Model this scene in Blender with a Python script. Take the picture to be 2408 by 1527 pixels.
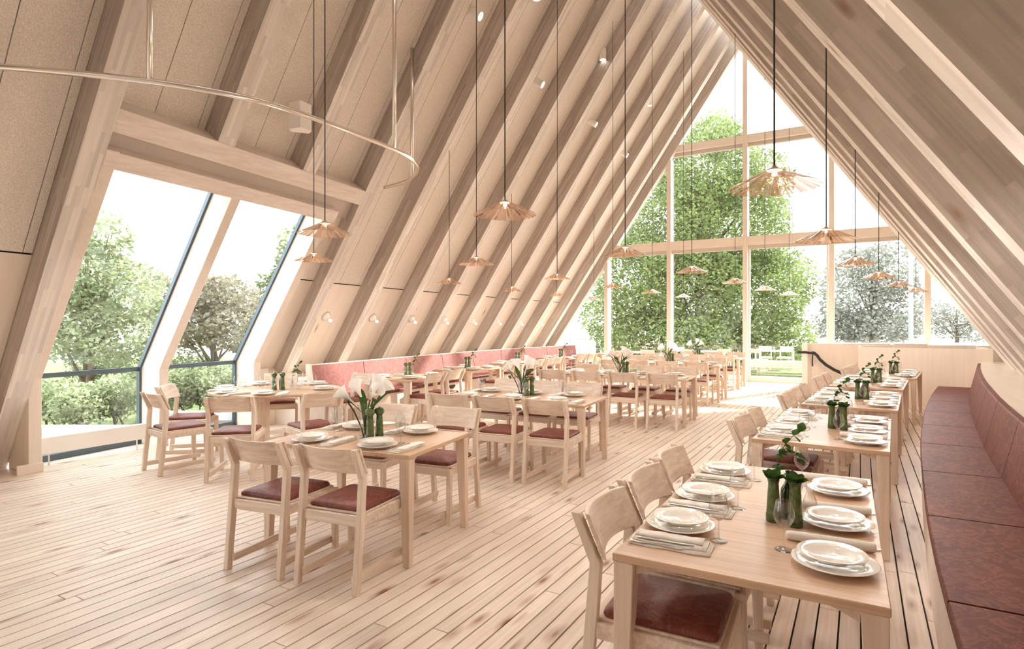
import bpy, bmesh, math, random
from mathutils import Vector, Matrix
random.seed(7)
for _o in list(bpy.data.objects):
    bpy.data.objects.remove(_o)
scene = bpy.context.scene
COL = scene.collection
PI = math.pi

# ------------------------------------------------------------------ camera
FPX, VPX, EYE = 1386.0, 2022.0, 1.55          # focal length in pixels of the 2408 frame, vanishing point, eye height
TH = math.atan((VPX - 1204.0) / FPX)
cam = bpy.data.cameras.new('camera')
cam.sensor_width = 36.0
cam.lens = FPX / 2408.0 * 36.0
cam.clip_start = 0.05
cam.clip_end = 400
camo = bpy.data.objects.new('camera', cam)
camo.location = (0, 0, EYE)
camo.rotation_euler = (PI / 2, 0, TH)
COL.objects.link(camo)
scene.camera = camo

# ------------------------------------------------------------------ sky, sun, exposure
world = bpy.data.worlds.new('sky')
scene.world = world
world.use_nodes = True
_bg = world.node_tree.nodes['Background']
_bg.inputs[0].default_value = (0.90, 0.955, 1.0, 1)
_bg.inputs[1].default_value = 0.84
sun = bpy.data.lights.new('sun', 'SUN')
sun.energy = 1.7
sun.angle = math.radians(1.2)
sun.color = (1.0, 0.955, 0.89)
suno = bpy.data.objects.new('sun', sun)
SUN_AZ, SUN_EL = math.radians(22), math.radians(33)     # azimuth from the ridge axis towards +X
_sd = Vector((-math.sin(SUN_AZ) * math.cos(SUN_EL), -math.cos(SUN_AZ) * math.cos(SUN_EL), -math.sin(SUN_EL)))
suno.rotation_euler = _sd.to_track_quat('-Z', 'Y').to_euler()
suno.location = (8, 30, 25)
COL.objects.link(suno)
vs = scene.view_settings
vs.view_transform = 'Standard'
vs.look = 'None'
vs.gamma = 1.0
vs.use_curve_mapping = False
vs.exposure = 2.76
scene.cycles.max_bounces = 7
scene.cycles.diffuse_bounces = 6
scene.cycles.glossy_bounces = 3
scene.cycles.transparent_max_bounces = 14
scene.cycles.adaptive_threshold = 0.15
scene.cycles.sample_clamp_indirect = 6.0
scene.cycles.caustics_reflective = False
scene.cycles.caustics_refractive = False

# ------------------------------------------------------------------ helpers
def lin(r, g, b):
    def f(c):
        c /= 255.0
        return c / 12.92 if c <= 0.04045 else ((c + 0.055) / 1.055) ** 2.4
    return (f(r), f(g), f(b), 1.0)

class NT:
    def __init__(s, name):
        s.m = bpy.data.materials.new(name)
        s.m.use_nodes = True
        s.t = s.m.node_tree
        s.t.nodes.clear()
        s.out = s.t.nodes.new('ShaderNodeOutputMaterial')
    def n(s, typ, **kw):
        nd = s.t.nodes.new('ShaderNode' + typ)
        for k, v in kw.items():
            setattr(nd, k, v)
        return nd
    def l(s, a, b):
        s.t.links.new(a, b)
    def principled(s, base=None, rough=0.5, metal=0.0, spec=0.5):
        p = s.n('BsdfPrincipled')
        if base is not None:
            p.inputs['Base Color'].default_value = base
        p.inputs['Roughness'].default_value = rough
        p.inputs['Metallic'].default_value = metal
        p.inputs['Specular IOR Level'].default_value = spec
        s.l(p.outputs[0], s.out.inputs[0])
        return p
    def ramp(s, fac, stops):
        r = s.n('ValToRGB')
        e = r.color_ramp.elements
        e[0].position, e[0].color = stops[0]
        e[1].position, e[1].color = stops[-1]
        for p, c in stops[1:-1]:
            k = e.new(p)
            k.color = c
        s.l(fac, r.inputs[0])
        return r
    def mix(s, fac, a, b, mode='MIX'):
        m = s.n('MixRGB', blend_type=mode)
        for i, v in ((0, fac), (1, a), (2, b)):
            if hasattr(v, 'links') or hasattr(v, 'is_linked'):
                s.l(v, m.inputs[i])
            else:
                m.inputs[i].default_value = v
        return m.outputs[0]
    def math(s, op, a, b=0.0):
        m = s.n('Math', operation=op)
        for i, v in enumerate((a, b)):
            if hasattr(v, 'is_linked'):
                s.l(v, m.inputs[i])
            else:
                m.inputs[i].default_value = v
        return m.outputs[0]

def basis_for(g):
    g = Vector(g).normalized()
    a = Vector((0, 1, 0)) if abs(g.y) < 0.9 else Vector((1, 0, 0))
    b = g.cross(a).normalized()
    a = b.cross(g).normalized()
    return g, a, b

PALE = lambda c, e: 0.94 * c ** e                # the timber is almost bleached
def wood(name, light, dark, g=(0, 0, 1), space='OBJECT', fine=55.0, along=2.2, knots=0.0, lam=None, rough=0.55, vary=0.10, contrast=1.0, pale=0.42):
    """grain runs along g; lam = (strip width, piece length) gives the glued lamellae their own tone"""
    light, dark = (tuple(.88 * PALE(c, pale) + .12 * PALE(sum(q[:3]) / 3, pale) for c in q[:3]) + (1.0,) for q in (light, dark))
    s = NT(name)
    p = s.principled(None, rough, 0, 0.3)
    if space == 'OBJECT':
        src = s.n('TexCoord').outputs['Object']
    else:
        src = s.n('NewGeometry').outputs['Position']
    inf = s.n('ObjectInfo')
    g, a, b = basis_for(g)
    comp = []
    for v in (g, a, b):
        d = s.n('VectorMath', operation='DOT_PRODUCT')
        s.l(src, d.inputs[0])
        d.inputs[1].default_value = v
        comp.append(d.outputs['Value'])
    rnd = s.math('MULTIPLY', inf.outputs['Random'], 37.0)
    x = s.math('ADD', comp[0], rnd)
    def comb(sx, sy, sz, src3=None):
        c = s.n('CombineXYZ')
        xyz = src3 or (x, comp[1], comp[2])
        for i, (k, v) in enumerate(zip((sx, sy, sz), xyz)):
            s.l(s.math('MULTIPLY', v, k), c.inputs[i])
        return c.outputs[0]
    nz = s.n('TexNoise')
    nz.inputs['Scale'].default_value = 1.0
    nz.inputs['Detail'].default_value = 4.0
    nz.inputs['Roughness'].default_value = 0.6
    s.l(comb(along, fine, fine), nz.inputs['Vector'])
    wide = s.n('TexNoise')
    wide.inputs['Scale'].default_value = 1.0
    wide.inputs['Detail'].default_value = 2.0
    s.l(comb(0.8, 7.0, 7.0), wide.inputs['Vector'])
    f = s.math('ADD', s.math('MULTIPLY', nz.outputs[0], 0.62), s.math('MULTIPLY', wide.outputs[0], 0.38))
    md = tuple((l_ + d_) / 2 for l_, d_ in zip(light, dark))
    c0 = tuple(m_ + (d_ - m_) * contrast for m_, d_ in zip(md, dark))
    c1 = tuple(m_ + (l_ - m_) * contrast for m_, l_ in zip(md, light))
    r = s.ramp(f, [(0.30, c0), (0.68, c1)])
    col = r.outputs[0]
    if lam:
        br = s.n('TexBrick')
        br.inputs['Color1'].default_value = (0.74, 0.73, 0.72, 1)
        br.inputs['Color2'].default_value = (1.06, 1.06, 1.06, 1)
        br.inputs['Mortar'].default_value = (0.88, 0.86, 0.84, 1)
        br.inputs['Scale'].default_value = 1.0
        br.inputs['Mortar Size'].default_value = 0.0012
        br.inputs['Brick Width'].default_value = lam[1]
        br.inputs['Row Height'].default_value = lam[0]
        br.offset = 0.37
        c = s.n('CombineXYZ')
        s.l(x, c.inputs[0])
        s.l(s.math('ADD', comp[1], comp[2]), c.inputs[1])
        s.l(c.outputs[0], br.inputs['Vector'])
        col = s.mix(0.8, col, br.outputs[0], 'MULTIPLY')
    if knots > 0:
        vo = s.n('TexVoronoi')
        vo.inputs['Scale'].default_value = 1.0
        s.l(comb(2.6, 9.0, 9.0), vo.inputs['Vector'])
        wn = s.n('TexWhiteNoise')
        wn.noise_dimensions = '3D'
        s.l(vo.outputs['Position'], wn.inputs['Vector'])
        keep = s.math('LESS_THAN', wn.outputs[0], knots)
        core = s.ramp(vo.outputs['Distance'], [(0.08, (1, 1, 1, 1)), (0.17, (0.45, 0.45, 0.45, 1)), (0.34, (0, 0, 0, 1))])
        fac = s.math('MULTIPLY', core.outputs[0], keep)
        col = s.mix(fac, col, lin(146, 100, 72))
    v = s.n('HueSaturation')
    v.inputs['Saturation'].default_value = 1.0
    s.l(s.math('ADD', s.math('MULTIPLY', inf.outputs['Random'], vary), 1.0 - vary / 2), v.inputs['Value'])
    s.l(col, v.inputs['Color'])
    s.l(v.outputs[0], p.inputs['Base Color'])
    bp = s.n('Bump')
    bp.inputs['Strength'].default_value = 0.12
    bp.inputs['Distance'].default_value = 0.002
    s.l(nz.outputs[0], bp.inputs['Height'])
    s.l(bp.outputs[0], p.inputs['Normal'])
    return s.m

def plain(name, col, rough=0.5, metal=0.0, spec=0.5, noise=None, bump=0.0):
    s = NT(name)
    p = s.principled(col, rough, metal, spec)
    if noise:
        sc, col2 = noise
        tc = s.n('TexCoord')
        nz = s.n('TexNoise')
        nz.inputs['Scale'].default_value = sc
        nz.inputs['Detail'].default_value = 5
        s.l(tc.outputs['Object'], nz.inputs['Vector'])
        r = s.ramp(nz.outputs[0], [(0.35, col), (0.65, col2)])
        s.l(r.outputs[0], p.inputs['Base Color'])
        if bump:
            b = s.n('Bump')
            b.inputs['Strength'].default_value = bump
            b.inputs['Distance'].default_value = 0.004
            s.l(nz.outputs[0], b.inputs['Height'])
            s.l(b.outputs[0], p.inputs['Normal'])
    return s.m

def upholstery(name, base, vein, dark, scale=7.0, amount=0.6, rough=0.62, stretch=(1, 1, 1)):
    s = NT(name)
    p = s.principled(base, rough, 0, 0.35)
    tc = s.n('TexCoord')
    mp = s.n('Mapping')
    mp.inputs['Scale'].default_value = stretch
    inf = s.n('ObjectInfo')
    ad = s.n('VectorMath', operation='ADD')
    s.l(tc.outputs['Object'], ad.inputs[0])
    s.l(inf.outputs['Random'], ad.inputs[1])
    s.l(ad.outputs[0], mp.inputs['Vector'])
    w = s.n('TexNoise')
    w.inputs['Scale'].default_value = scale
    w.inputs['Detail'].default_value = 6
    w.inputs['Distortion'].default_value = 2.5
    s.l(mp.outputs[0], w.inputs['Vector'])
    ridge = s.math('ABSOLUTE', s.math('SUBTRACT', w.outputs[0], 0.5))
    rr = s.ramp(ridge, [(0.0, (1, 1, 1, 1)), (0.06, (0, 0, 0, 1))])
    n2 = s.n('TexNoise')
    n2.inputs['Scale'].default_value = scale * 0.5
    n2.inputs['Detail'].default_value = 3
    s.l(mp.outputs[0], n2.inputs['Vector'])
    b0 = s.mix(s.ramp(n2.outputs[0], [(0.35, (0, 0, 0, 1)), (0.7, (1, 1, 1, 1))]).outputs[0], dark, base)
    f = s.math('MULTIPLY', rr.outputs[0], amount)
    s.l(s.mix(f, b0, vein), p.inputs['Base Color'])
    b = s.n('Bump')
    b.inputs['Strength'].default_value = 0.12
    b.inputs['Distance'].default_value = 0.003
    s.l(w.outputs[0], b.inputs['Height'])
    s.l(b.outputs[0], p.inputs['Normal'])
    return s.m

def thin_glass(name, tint=(1, 1, 1, 1), rough=0.0, ior=0.7, extra=0.0, power=4.0):
    """single-sheet glass: clear with a Fresnel mirror on it"""
    s = NT(name)
    tr = s.n('BsdfTransparent')
    tr.inputs[0].default_value = tint
    gl = s.n('BsdfGlossy')
    gl.inputs['Roughness'].default_value = rough
    lw = s.n('LayerWeight')
    lw.inputs[0].default_value = 0.5
    mx = s.n('MixShader')
    s.l(s.math('ADD', s.math('MULTIPLY', s.math('POWER', lw.outputs['Facing'], power), ior), extra), mx.inputs[0])
    s.l(tr.outputs[0], mx.inputs[1])
    s.l(gl.outputs[0], mx.inputs[2])
    s.l(mx.outputs[0], s.out.inputs[0])
    return s.m

def leafmat(name, c1, c2, trans=0.35, scale=1.2, fine=14.0):
    s = NT(name)
    geo = s.n('NewGeometry')
    nz = s.n('TexNoise')
    nz.inputs['Scale'].default_value = scale
    nz.inputs['Detail'].default_value = 3
    s.l(geo.outputs['Position'], nz.inputs['Vector'])
    n2 = s.n('TexNoise')
    n2.inputs['Scale'].default_value = fine
    s.l(geo.outputs['Position'], n2.inputs['Vector'])
    f = s.math('ADD', s.math('MULTIPLY', nz.outputs[0], 0.5), s.math('MULTIPLY', n2.outputs[0], 0.5))
    r = s.ramp(f, [(0.36, c1), (0.62, c2)])
    d = s.n('BsdfDiffuse')
    s.l(r.outputs[0], d.inputs[0])
    t = s.n('BsdfTranslucent')
    s.l(r.outputs[0], t.inputs[0])
    mx = s.n('MixShader')
    mx.inputs[0].default_value = trans
    s.l(d.outputs[0], mx.inputs[1])
    s.l(t.outputs[0], mx.inputs[2])
    s.l(mx.outputs[0], s.out.inputs[0])
    return s.m

def emit(name, col, strength):
    s = NT(name)
    e = s.n('Emission')
    e.inputs[0].default_value = col
    e.inputs[1].default_value = strength
    s.l(e.outputs[0], s.out.inputs[0])
    return s.m

# ------------------------------------------------------------------ mesh building
class MB:
    def __init__(s):
        s.v, s.f, s.sm = [], [], []
    def add(s, vs, fs, smooth=False, M=None):
        o = len(s.v)
        for p in vs:
            s.v.append(tuple(M @ Vector(p)) if M is not None else tuple(p))
        for f in fs:
            s.f.append(tuple(i + o for i in f))
            s.sm.append(smooth)
        return s
    def box(s, lo, hi, M=None):
        (a, b, c), (d, e, f) = lo, hi
        v = [(a, b, c), (d, b, c), (d, e, c), (a, e, c), (a, b, f), (d, b, f), (d, e, f), (a, e, f)]
        return s.add(v, [(0, 3, 2, 1), (4, 5, 6, 7), (0, 1, 5, 4), (1, 2, 6, 5), (2, 3, 7, 6), (3, 0, 4, 7)], False, M)
    def hexa(s, bot, top, M=None):
        return s.add(list(bot) + list(top), [(0, 3, 2, 1), (4, 5, 6, 7), (0, 1, 5, 4), (1, 2, 6, 5), (2, 3, 7, 6), (3, 0, 4, 7)], False, M)
    def prism(s, poly, axis, a, b, M=None):
        """poly: 2D points of the other two axes in order (x,z) for axis 'y', (x,y) for 'z', (y,z) for 'x'"""
        def P(q, t):
            return {'y': (q[0], t, q[1]), 'z': (q[0], q[1], t), 'x': (t, q[0], q[1])}[axis]
        n = len(poly)
        v = [P(q, a) for q in poly] + [P(q, b) for q in poly]
        f = [tuple(range(n)), tuple(range(2 * n - 1, n - 1, -1))]
        f += [(i, i + n, (i + 1) % n + n, (i + 1) % n) for i in range(n)]
        return s.add(v, f, False, M)
    def lathe(s, prof, seg=24, M=None, smooth=True, c=(0, 0, 0)):
        v, f, rings = [], [], []
        for r, z in prof:
            if r < 1e-6:
                rings.append([len(v)])
                v.append((c[0], c[1], c[2] + z))
            else:
                rings.append(list(range(len(v), len(v) + seg)))
                for k in range(seg):
                    a = 2 * PI * k / seg
                    v.append((c[0] + r * math.cos(a), c[1] + r * math.sin(a), c[2] + z))
        for A, B in zip(rings, rings[1:]):
            for k in range(seg):
                k2 = (k + 1) % seg
                if len(A) == 1 and len(B) == 1:
                    continue
                if len(A) == 1:
                    f.append((A[0], B[k2], B[k]))
                elif len(B) == 1:
                    f.append((A[k], A[k2], B[0]))
                else:
                    f.append((A[k], A[k2], B[k2], B[k]))
        return s.add(v, f, smooth, M)
    def tube(s, pts, r, seg=8, M=None, closed=False, cap=True):
        pts = [Vector(p) for p in pts]
        n = len(pts)
        rs = r if isinstance(r, (list, tuple)) else [r] * n
        v, f = [], []
        up = Vector((0, 0, 1))
        for i, p in enumerate(pts):
            if closed:
                d = pts[(i + 1) % n] - pts[i - 1]
            else:
                d = pts[min(i + 1, n - 1)] - pts[max(i - 1, 0)]
            d.normalize()
            x = d.cross(up)
            if x.length < 1e-3:
                x = d.cross(Vector((0, 1, 0)))
            x.normalize()
            y = x.cross(d)
            for k in range(seg):
                a = 2 * PI * k / seg
                v.append(p + (x * math.cos(a) + y * math.sin(a)) * rs[i])
        m = n if closed else n - 1
        for i in range(m):
            j = (i + 1) % n
            for k in range(seg):
                k2 = (k + 1) % seg
                f.append((i * seg + k, j * seg + k, j * seg + k2, i * seg + k2))
        s.add(v, f, True, M)
        if cap and not closed:
            o = len(s.v) - len(v)
            s.f.append(tuple(range(o, o + seg)))
            s.f.append(tuple(range(o + (n - 1) * seg + seg - 1, o + (n - 1) * seg - 1, -1)))
            s.sm += [False, False]
        return s
    def mesh(s, name, bevel=0.0, seg=2, fix=True):
        me = bpy.data.meshes.new(name)
        me.from_pydata(s.v, [], s.f)
        me.polygons.foreach_set('use_smooth', s.sm)
        if fix or bevel:
            bm = bmesh.new()
            bm.from_mesh(me)
            bmesh.ops.recalc_face_normals(bm, faces=bm.faces)
            if bevel:
                ed = [e for e in bm.edges if len(e.link_faces) == 2 and e.calc_face_angle(0) > 0.5]
                bmesh.ops.bevel(bm, geom=ed, offset=bevel, segments=seg, profile=0.5, affect='EDGES', clamp_overlap=True)
            bm.to_mesh(me)
            bm.free()
        me.update()
        return me
    def build(s, name, mat, parent=None, bevel=0.0, seg=2, fix=True, loc=None):
        return link(name, s.mesh(name, bevel, seg, fix), mat, parent, loc)

def link(name, me, mat, parent=None, loc=None):
    if mat is not None and len(me.materials) == 0:
        me.materials.append(mat)
    o = bpy.data.objects.new(name, me)
    COL.objects.link(o)
    if parent is not None:
        o.parent = parent
    if loc is not None:
        o.location = loc
    return o

def empty(name, loc=(0, 0, 0), rz=0.0):
    o = bpy.data.objects.new(name, None)
    o.empty_display_size = 0.1
    o.location = loc
    o.rotation_euler = (0, 0, rz)
    COL.objects.link(o)
    return o

def tag(o, label=None, cat=None, group=None, kind=None):
    if label:
        o['label'] = label
    if cat:
        o['category'] = cat
    if group:
        o['group'] = group
    if kind:
        o['kind'] = kind
    return o

KIDS = {}
def copy_tree(src, loc, rz, label, cat, group, skip=()):
    """copy of a thing with copies of its parts and sub-parts, sharing mesh data"""
    if src not in KIDS:
        KIDS[src] = [(c, list(c.children)) for c in src.children]
    r = src.copy()
    COL.objects.link(r)
    r.location = loc
    r.rotation_euler = (0, 0, rz)
    for k in ('label', 'group'):
        if k in r:
            del r[k]
    tag(r, label, cat, group)
    for c, subs in KIDS[src]:
        if c.name.split('.')[0] in skip:
            continue
        q = c.copy()
        COL.objects.link(q)
        q.parent = r
        for d in subs:
            e = d.copy()
            COL.objects.link(e)
            e.parent = q
    return r

class Stock:
    """first use moves the prototype itself, later uses copy it"""
    def __init__(s, proto):
        s.p, s.used = proto, False
        KIDS[proto] = [(c, list(c.children)) for c in proto.children]
    def put(s, loc, rz, label, cat, group=None, skip=()):
        if not s.used and not skip:
            s.used = True
            s.p.location = loc
            s.p.rotation_euler = (0, 0, rz)
            return tag(s.p, label, cat, group)
        return copy_tree(s.p, loc, rz, label, cat, group, skip)

# ------------------------------------------------------------------ materials
ML, MR = 1.4728, 1.4875                        # roof slopes
W_L, W_D = lin(236, 207, 180), lin(205, 168, 138)
M_chair_z = wood('ash_upright', lin(226, 194, 163), lin(196, 160, 129), (0, 0, 1), fine=42, contrast=1.9, pale=0.58)
M_chair_x = wood('ash_crossways', lin(226, 194, 163), lin(190, 153, 122), (1, 0, 0), fine=42, along=2.0, contrast=2.0, pale=0.58)
M_chair_y = wood('ash_lengthways', lin(226, 194, 163), lin(196, 160, 129), (0, 1, 0), fine=42, contrast=1.9, pale=0.58)
M_table = wood('table_oak', lin(222, 185, 150), lin(196, 156, 122), (1, 0, 0), fine=45, along=1.4, rough=0.34, pale=0.98, contrast=1.5)
M_table_leg = wood('table_leg_oak', lin(224, 190, 158), lin(198, 162, 130), (0, 0, 1), fine=45, pale=0.68, contrast=1.5)
M_floor = wood('pine_plank', lin(232, 203, 174), lin(202, 166, 136), (0, 1, 0), 'WORLD', fine=50, along=1.3, knots=0.46, rough=0.40, vary=0.14, pale=0.56, contrast=1.6)
M_raft_l = wood('glulam_west', lin(236, 216, 196), lin(212, 188, 166), (1, 0, ML), 'WORLD', fine=42, along=1.2, lam=(0.035, 0.55), contrast=1.15)
M_raft_r = wood('glulam_east', lin(236, 216, 196), lin(208, 184, 162), (1, 0, -MR), 'WORLD', fine=42, along=1.2, lam=(0.05, 0.4), contrast=1.2, knots=0.04)
M_side_shade_l = wood('glulam_side_shaded_west', lin(196, 180, 166), lin(168, 150, 136), (1, 0, ML), 'WORLD', fine=42, along=1.2, lam=(0.035, 0.55), contrast=1.3, pale=0.72)  # darker glulam for the broad faces, shade painted into the tone
M_side_shade_r = wood('glulam_side_shaded_east', lin(192, 175, 160), lin(160, 142, 127), (1, 0, -MR), 'WORLD', fine=42, along=1.2, lam=(0.05, 0.4), contrast=1.4, knots=0.05, pale=0.60)
M_beam_y = wood('glulam_beam', lin(236, 208, 184), lin(205, 170, 143), (0, 1, 0), 'WORLD', fine=34, along=1.5, contrast=1.7)
M_board_l = wood('spruce_board_west', lin(236, 207, 176), lin(214, 179, 146), (1, 0, ML), 'WORLD', fine=26, along=1.0, knots=0.02)
M_mull = wood('spruce_upright', lin(233, 202, 172), lin(209, 174, 143), (0, 0, 1), 'WORLD', fine=40, knots=0.02)
M_mull_x = wood('spruce_crossbar', lin(233, 202, 172), lin(209, 174, 143), (1, 0, 0), 'WORLD', fine=40)
M_ply = wood('partition_spruce', lin(238, 208, 178), lin(218, 183, 150), (0, 0, 1), 'WORLD', fine=22, along=0.8, knots=0.06, contrast=0.9)
M_bench_wood = wood('bench_birch', lin(236, 207, 178), lin(214, 180, 148), (0, 1, 0), 'WORLD', fine=30, along=1.0)
M_shelf = wood('shelf_birch', lin(236, 210, 182), lin(216, 184, 152), (0, 1, 0), 'WORLD', fine=30, along=1.0, rough=0.25)
M_gap = plain('dark_gap', lin(40, 34, 30), 0.9)
M_felt = plain('wood_wool_felt', lin(218, 209, 198), 0.95, 0, 0.1, (95.0, lin(246, 238, 228)), 0.5)
M_felt2 = plain('recess_felt', lin(200, 190, 180), 0.95, 0, 0.1, (160.0, lin(210, 200, 190)), 0.3)
M_cush = upholstery('seat_leather', lin(122, 62, 50), lin(158, 104, 84), lin(102, 48, 40), 9.0, 0.35, 0.5)
M_bench = upholstery('bench_leather', lin(110, 52, 38), lin(152, 94, 76), lin(94, 42, 30), 7.0, 0.5, 0.55, (1.0, 1.0, 1.0))
M_bench2 = upholstery('bench_back_leather_sunlit', lin(164, 104, 98), lin(196, 150, 124), lin(156, 94, 88), 6.0, 0.35, 0.6)  # back leather lightened to pink, sunlight painted into its colour
M_porc = plain('porcelain', lin(244, 238, 230), 0.10, 0, 0.6)
M_linen = plain('linen', lin(244, 238, 230), 0.9, 0, 0.1, (240.0, lin(230, 222, 212)), 0.2)
M_steel = plain('cutlery_steel', lin(215, 212, 206), 0.22, 1.0)
M_glass = thin_glass('wine_glass', (0.955, 0.955, 0.95, 1), 0.0, 0.85, 0.07, 2.2)
M_pane = thin_glass('window_glass', (0.97, 0.985, 0.98, 1), 0.0, 0.70, 0.11)
M_green = plain('green_lacquer', lin(62, 80, 36), 0.10, 0, 0.8, (46.0, lin(88, 108, 54)))
M_greendk = plain('bottle_glass_dark', lin(40, 42, 26), 0.08, 0, 0.6)
M_ring = plain('vase_ring', lin(34, 38, 24), 0.3)
M_leaf = leafmat('sprig_leaf', lin(52, 78, 36), lin(86, 116, 62), 0.25, 3.0, 40.0)
M_stem = plain('sprig_stem', lin(70, 78, 48), 0.6)
M_petal = leafmat('lily_petal', lin(238, 234, 228), lin(248, 246, 242), 0.35)
M_spadix = plain('lily_spadix', lin(228, 178, 120), 0.6)
M_copper = NT('polished_shade')
def _copper():
    s = M_copper
    tc = s.n('TexCoord')
    sp = s.n('SeparateXYZ')
    s.l(tc.outputs['Object'], sp.inputs[0])
    at = s.math('ARCTAN2', sp.outputs[1], sp.outputs[0])
    c = s.n('CombineXYZ')
    s.l(s.math('MULTIPLY', at, 9.0), c.inputs[0])
    inf = s.n('ObjectInfo')
    s.l(s.math('MULTIPLY', inf.outputs['Random'], 20.0), c.inputs[1])
    nz = s.n('TexNoise')
    nz.inputs['Scale'].default_value = 1.3
    nz.inputs['Detail'].default_value = 3
    s.l(c.outputs[0], nz.inputs['Vector'])
    p = s.principled(None, 0.09, 1.0, 0.5)
    r = s.ramp(nz.outputs[0], [(0.38, lin(220, 188, 164)), (0.52, lin(240, 220, 202)), (0.64, lin(252, 245, 237))])
    s.l(r.outputs[0], p.inputs['Base Color'])
    tr = s.n('BsdfTransparent')
    tr.inputs[0].default_value = (1.0, 0.955, 0.91, 1)
    mx = s.n('MixShader')
    r2 = s.ramp(nz.outputs[0], [(0.40, (0.28, 0.28, 0.28, 1)), (0.62, (0.76, 0.76, 0.76, 1))])
    s.l(r2.outputs[0], mx.inputs[0])
    s.l(p.outputs[0], mx.inputs[1])
    s.l(tr.outputs[0], mx.inputs[2])
    s.l(mx.outputs[0], s.out.inputs[0])
    return s.m
M_copper = _copper()
M_cap = plain('lamp_cap', lin(186, 166, 146), 0.4, 0.6)
M_cord = plain('black_cord', lin(40, 36, 32), 0.6)
M_white = plain('white_enamel', lin(238, 234, 228), 0.35)
M_bulb = emit('lamp_bulb', (1.0, 0.93, 0.82, 1), 1.0)
M_spotface = emit('spot_face', (1.0, 0.96, 0.90, 1), 1.0)
M_brush = plain('brushed_aluminium', lin(236, 230, 222), 0.18, 1.0)
M_alu = plain('grey_window_frame', lin(92, 102, 110), 0.35, 0.6)
M_black = plain('black_handrail', lin(38, 34, 28), 0.45)
M_speaker = plain('speaker_white', lin(246, 240, 232), 0.6)
M_hole_shade = plain('hole_shade', lin(70, 62, 52), 0.7)

# ------------------------------------------------------------------ the shell
D_END = 17.1
A_ = lambda Y: 7.513 + .1877 * Y - .0059 * Y * Y
B_ = lambda Y: 1.851 + .0166 * Y + .0041 * Y * Y
XL = lambda Y, z: -A_(Y) + z / ML
XR = lambda Y, z: B_(Y) - z / MR
def ridge(Y):
    z = (A_(Y) + B_(Y)) / (1 / ML + 1 / MR)
    return XL(Y, z), z
RAFT = lambda k: 2.512 + 1.2328 * k
RW = 0.20
RD = 0.40                                      # rafter depth, measured horizontally
Z_JOINT = 2.22                                 # felt above, boards below
Z_HEAD = 3.46

wl = tag(empty('wall_left', (-8, 8, 0)), 'sloping timber roof wall with deep rafters and felt panels', None, None, 'structure')
wr = tag(empty('wall_right', (3, 8, 0)), 'sloping timber roof wall above the right bench', None, None, 'structure')
def in_parent(o, p):
    o.parent = p
    o.matrix_parent_inverse = Matrix.Translation(-Vector(p.location))
    return o
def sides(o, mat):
    """broad rafter faces: brown lamella wood, darkened further with their shade painted in"""
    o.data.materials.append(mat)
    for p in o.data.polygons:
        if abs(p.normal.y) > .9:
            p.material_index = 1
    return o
for k in range(-5, 13):
    y0 = RAFT(k) if k < 12 else 16.92
    y1 = y0 + RW
    rx, rz = ridge(y0)
    zb = Z_HEAD if k in (1, 2, -3, -2) else 0.0
    top = rz + RD * ML
    x0 = XL(y0, zb)
    if zb:
        nx, nz = ML / math.hypot(1, ML), 1 / math.hypot(1, ML)   # outward normal is (-nx, +nz)
        t = RD * ML / math.hypot(1, ML)
        poly = [(x0, zb), (rx, rz), (rx, top), (x0 - nx * t, zb + nz * t)]
    else:
        poly = [(x0, 0), (rx, rz), (rx, top), (x0 - RD, 0)]
    in_parent(sides(MB().prism(poly, 'y', y0, y1).build('rafter', M_raft_l, None), M_side_shade_l), wl)
    topr = rz + RD * MR
    xr0 = XR(y0, 0)
    in_parent(sides(MB().prism([(xr0, 0), (xr0 + RD, 0), (rx, topr), (rx, rz)], 'y', y0, y1).build('rafter', M_raft_r, None), M_side_shade_r), wr)

def slope_panel(side, ya, yb, za, zb, off, th=0.05):
    """a panel lying on the slope between ya..yb and heights za..zb, face pushed outward by off (horizontal)"""
    s = -1 if side == 'L' else 1
    X = XL if side == 'L' else XR
    q = []
    for o in (off, off + th):
        for y, z in ((ya, za), (yb, za), (yb, zb(yb) if callable(zb) else zb), (ya, zb(ya) if callable(zb) else zb)):
            q.append((X(y, z) + s * o, y, z))
    return MB().hexa(q[:4], q[4:])
PO = 0.345
DB = (0, 1, 2, -4, -3, -2)                     # bays taken by the dormers
for k in range(-5, 12):
    ya = RAFT(k) + RW
    yb = RAFT(k + 1) if k < 11 else 16.92
    w = yb - ya
    cuts = [ya, ya + w * 0.46, ya + w * 0.92, yb]
    ztop = lambda Y: ridge(Y)[1] + 0.3
    for a, b in zip(cuts, cuts[1:]):
        zlo = Z_HEAD + 0.02 if k in DB else Z_JOINT + 0.008
        in_parent(slope_panel('L', a + 0.004, b - 0.004, zlo, ztop, PO).build('felt_panel', M_felt), wl)
        in_parent(slope_panel('R', a + 0.003, b - 0.003, 0.0, ztop, PO).build('felt_panel', M_felt), wr)
    if k not in DB:
        in_parent(slope_panel('L', ya + 0.002, yb - 0.002, 0.0, Z_JOINT - 0.008, PO - 0.004).build('lower_board', M_board_l), wl)
    # dark backing seen in the joints, also keeps daylight out
    za = Z_HEAD if k in DB else 0.0
    in_parent(slope_panel('L', ya, yb, za, ztop, PO + 0.052, 0.03).build('joint_backing', M_gap), wl)
    in_parent(slope_panel('R', ya, yb, 0, ztop, PO + 0.052, 0.03).build('joint_backing', M_gap), wr)
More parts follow.
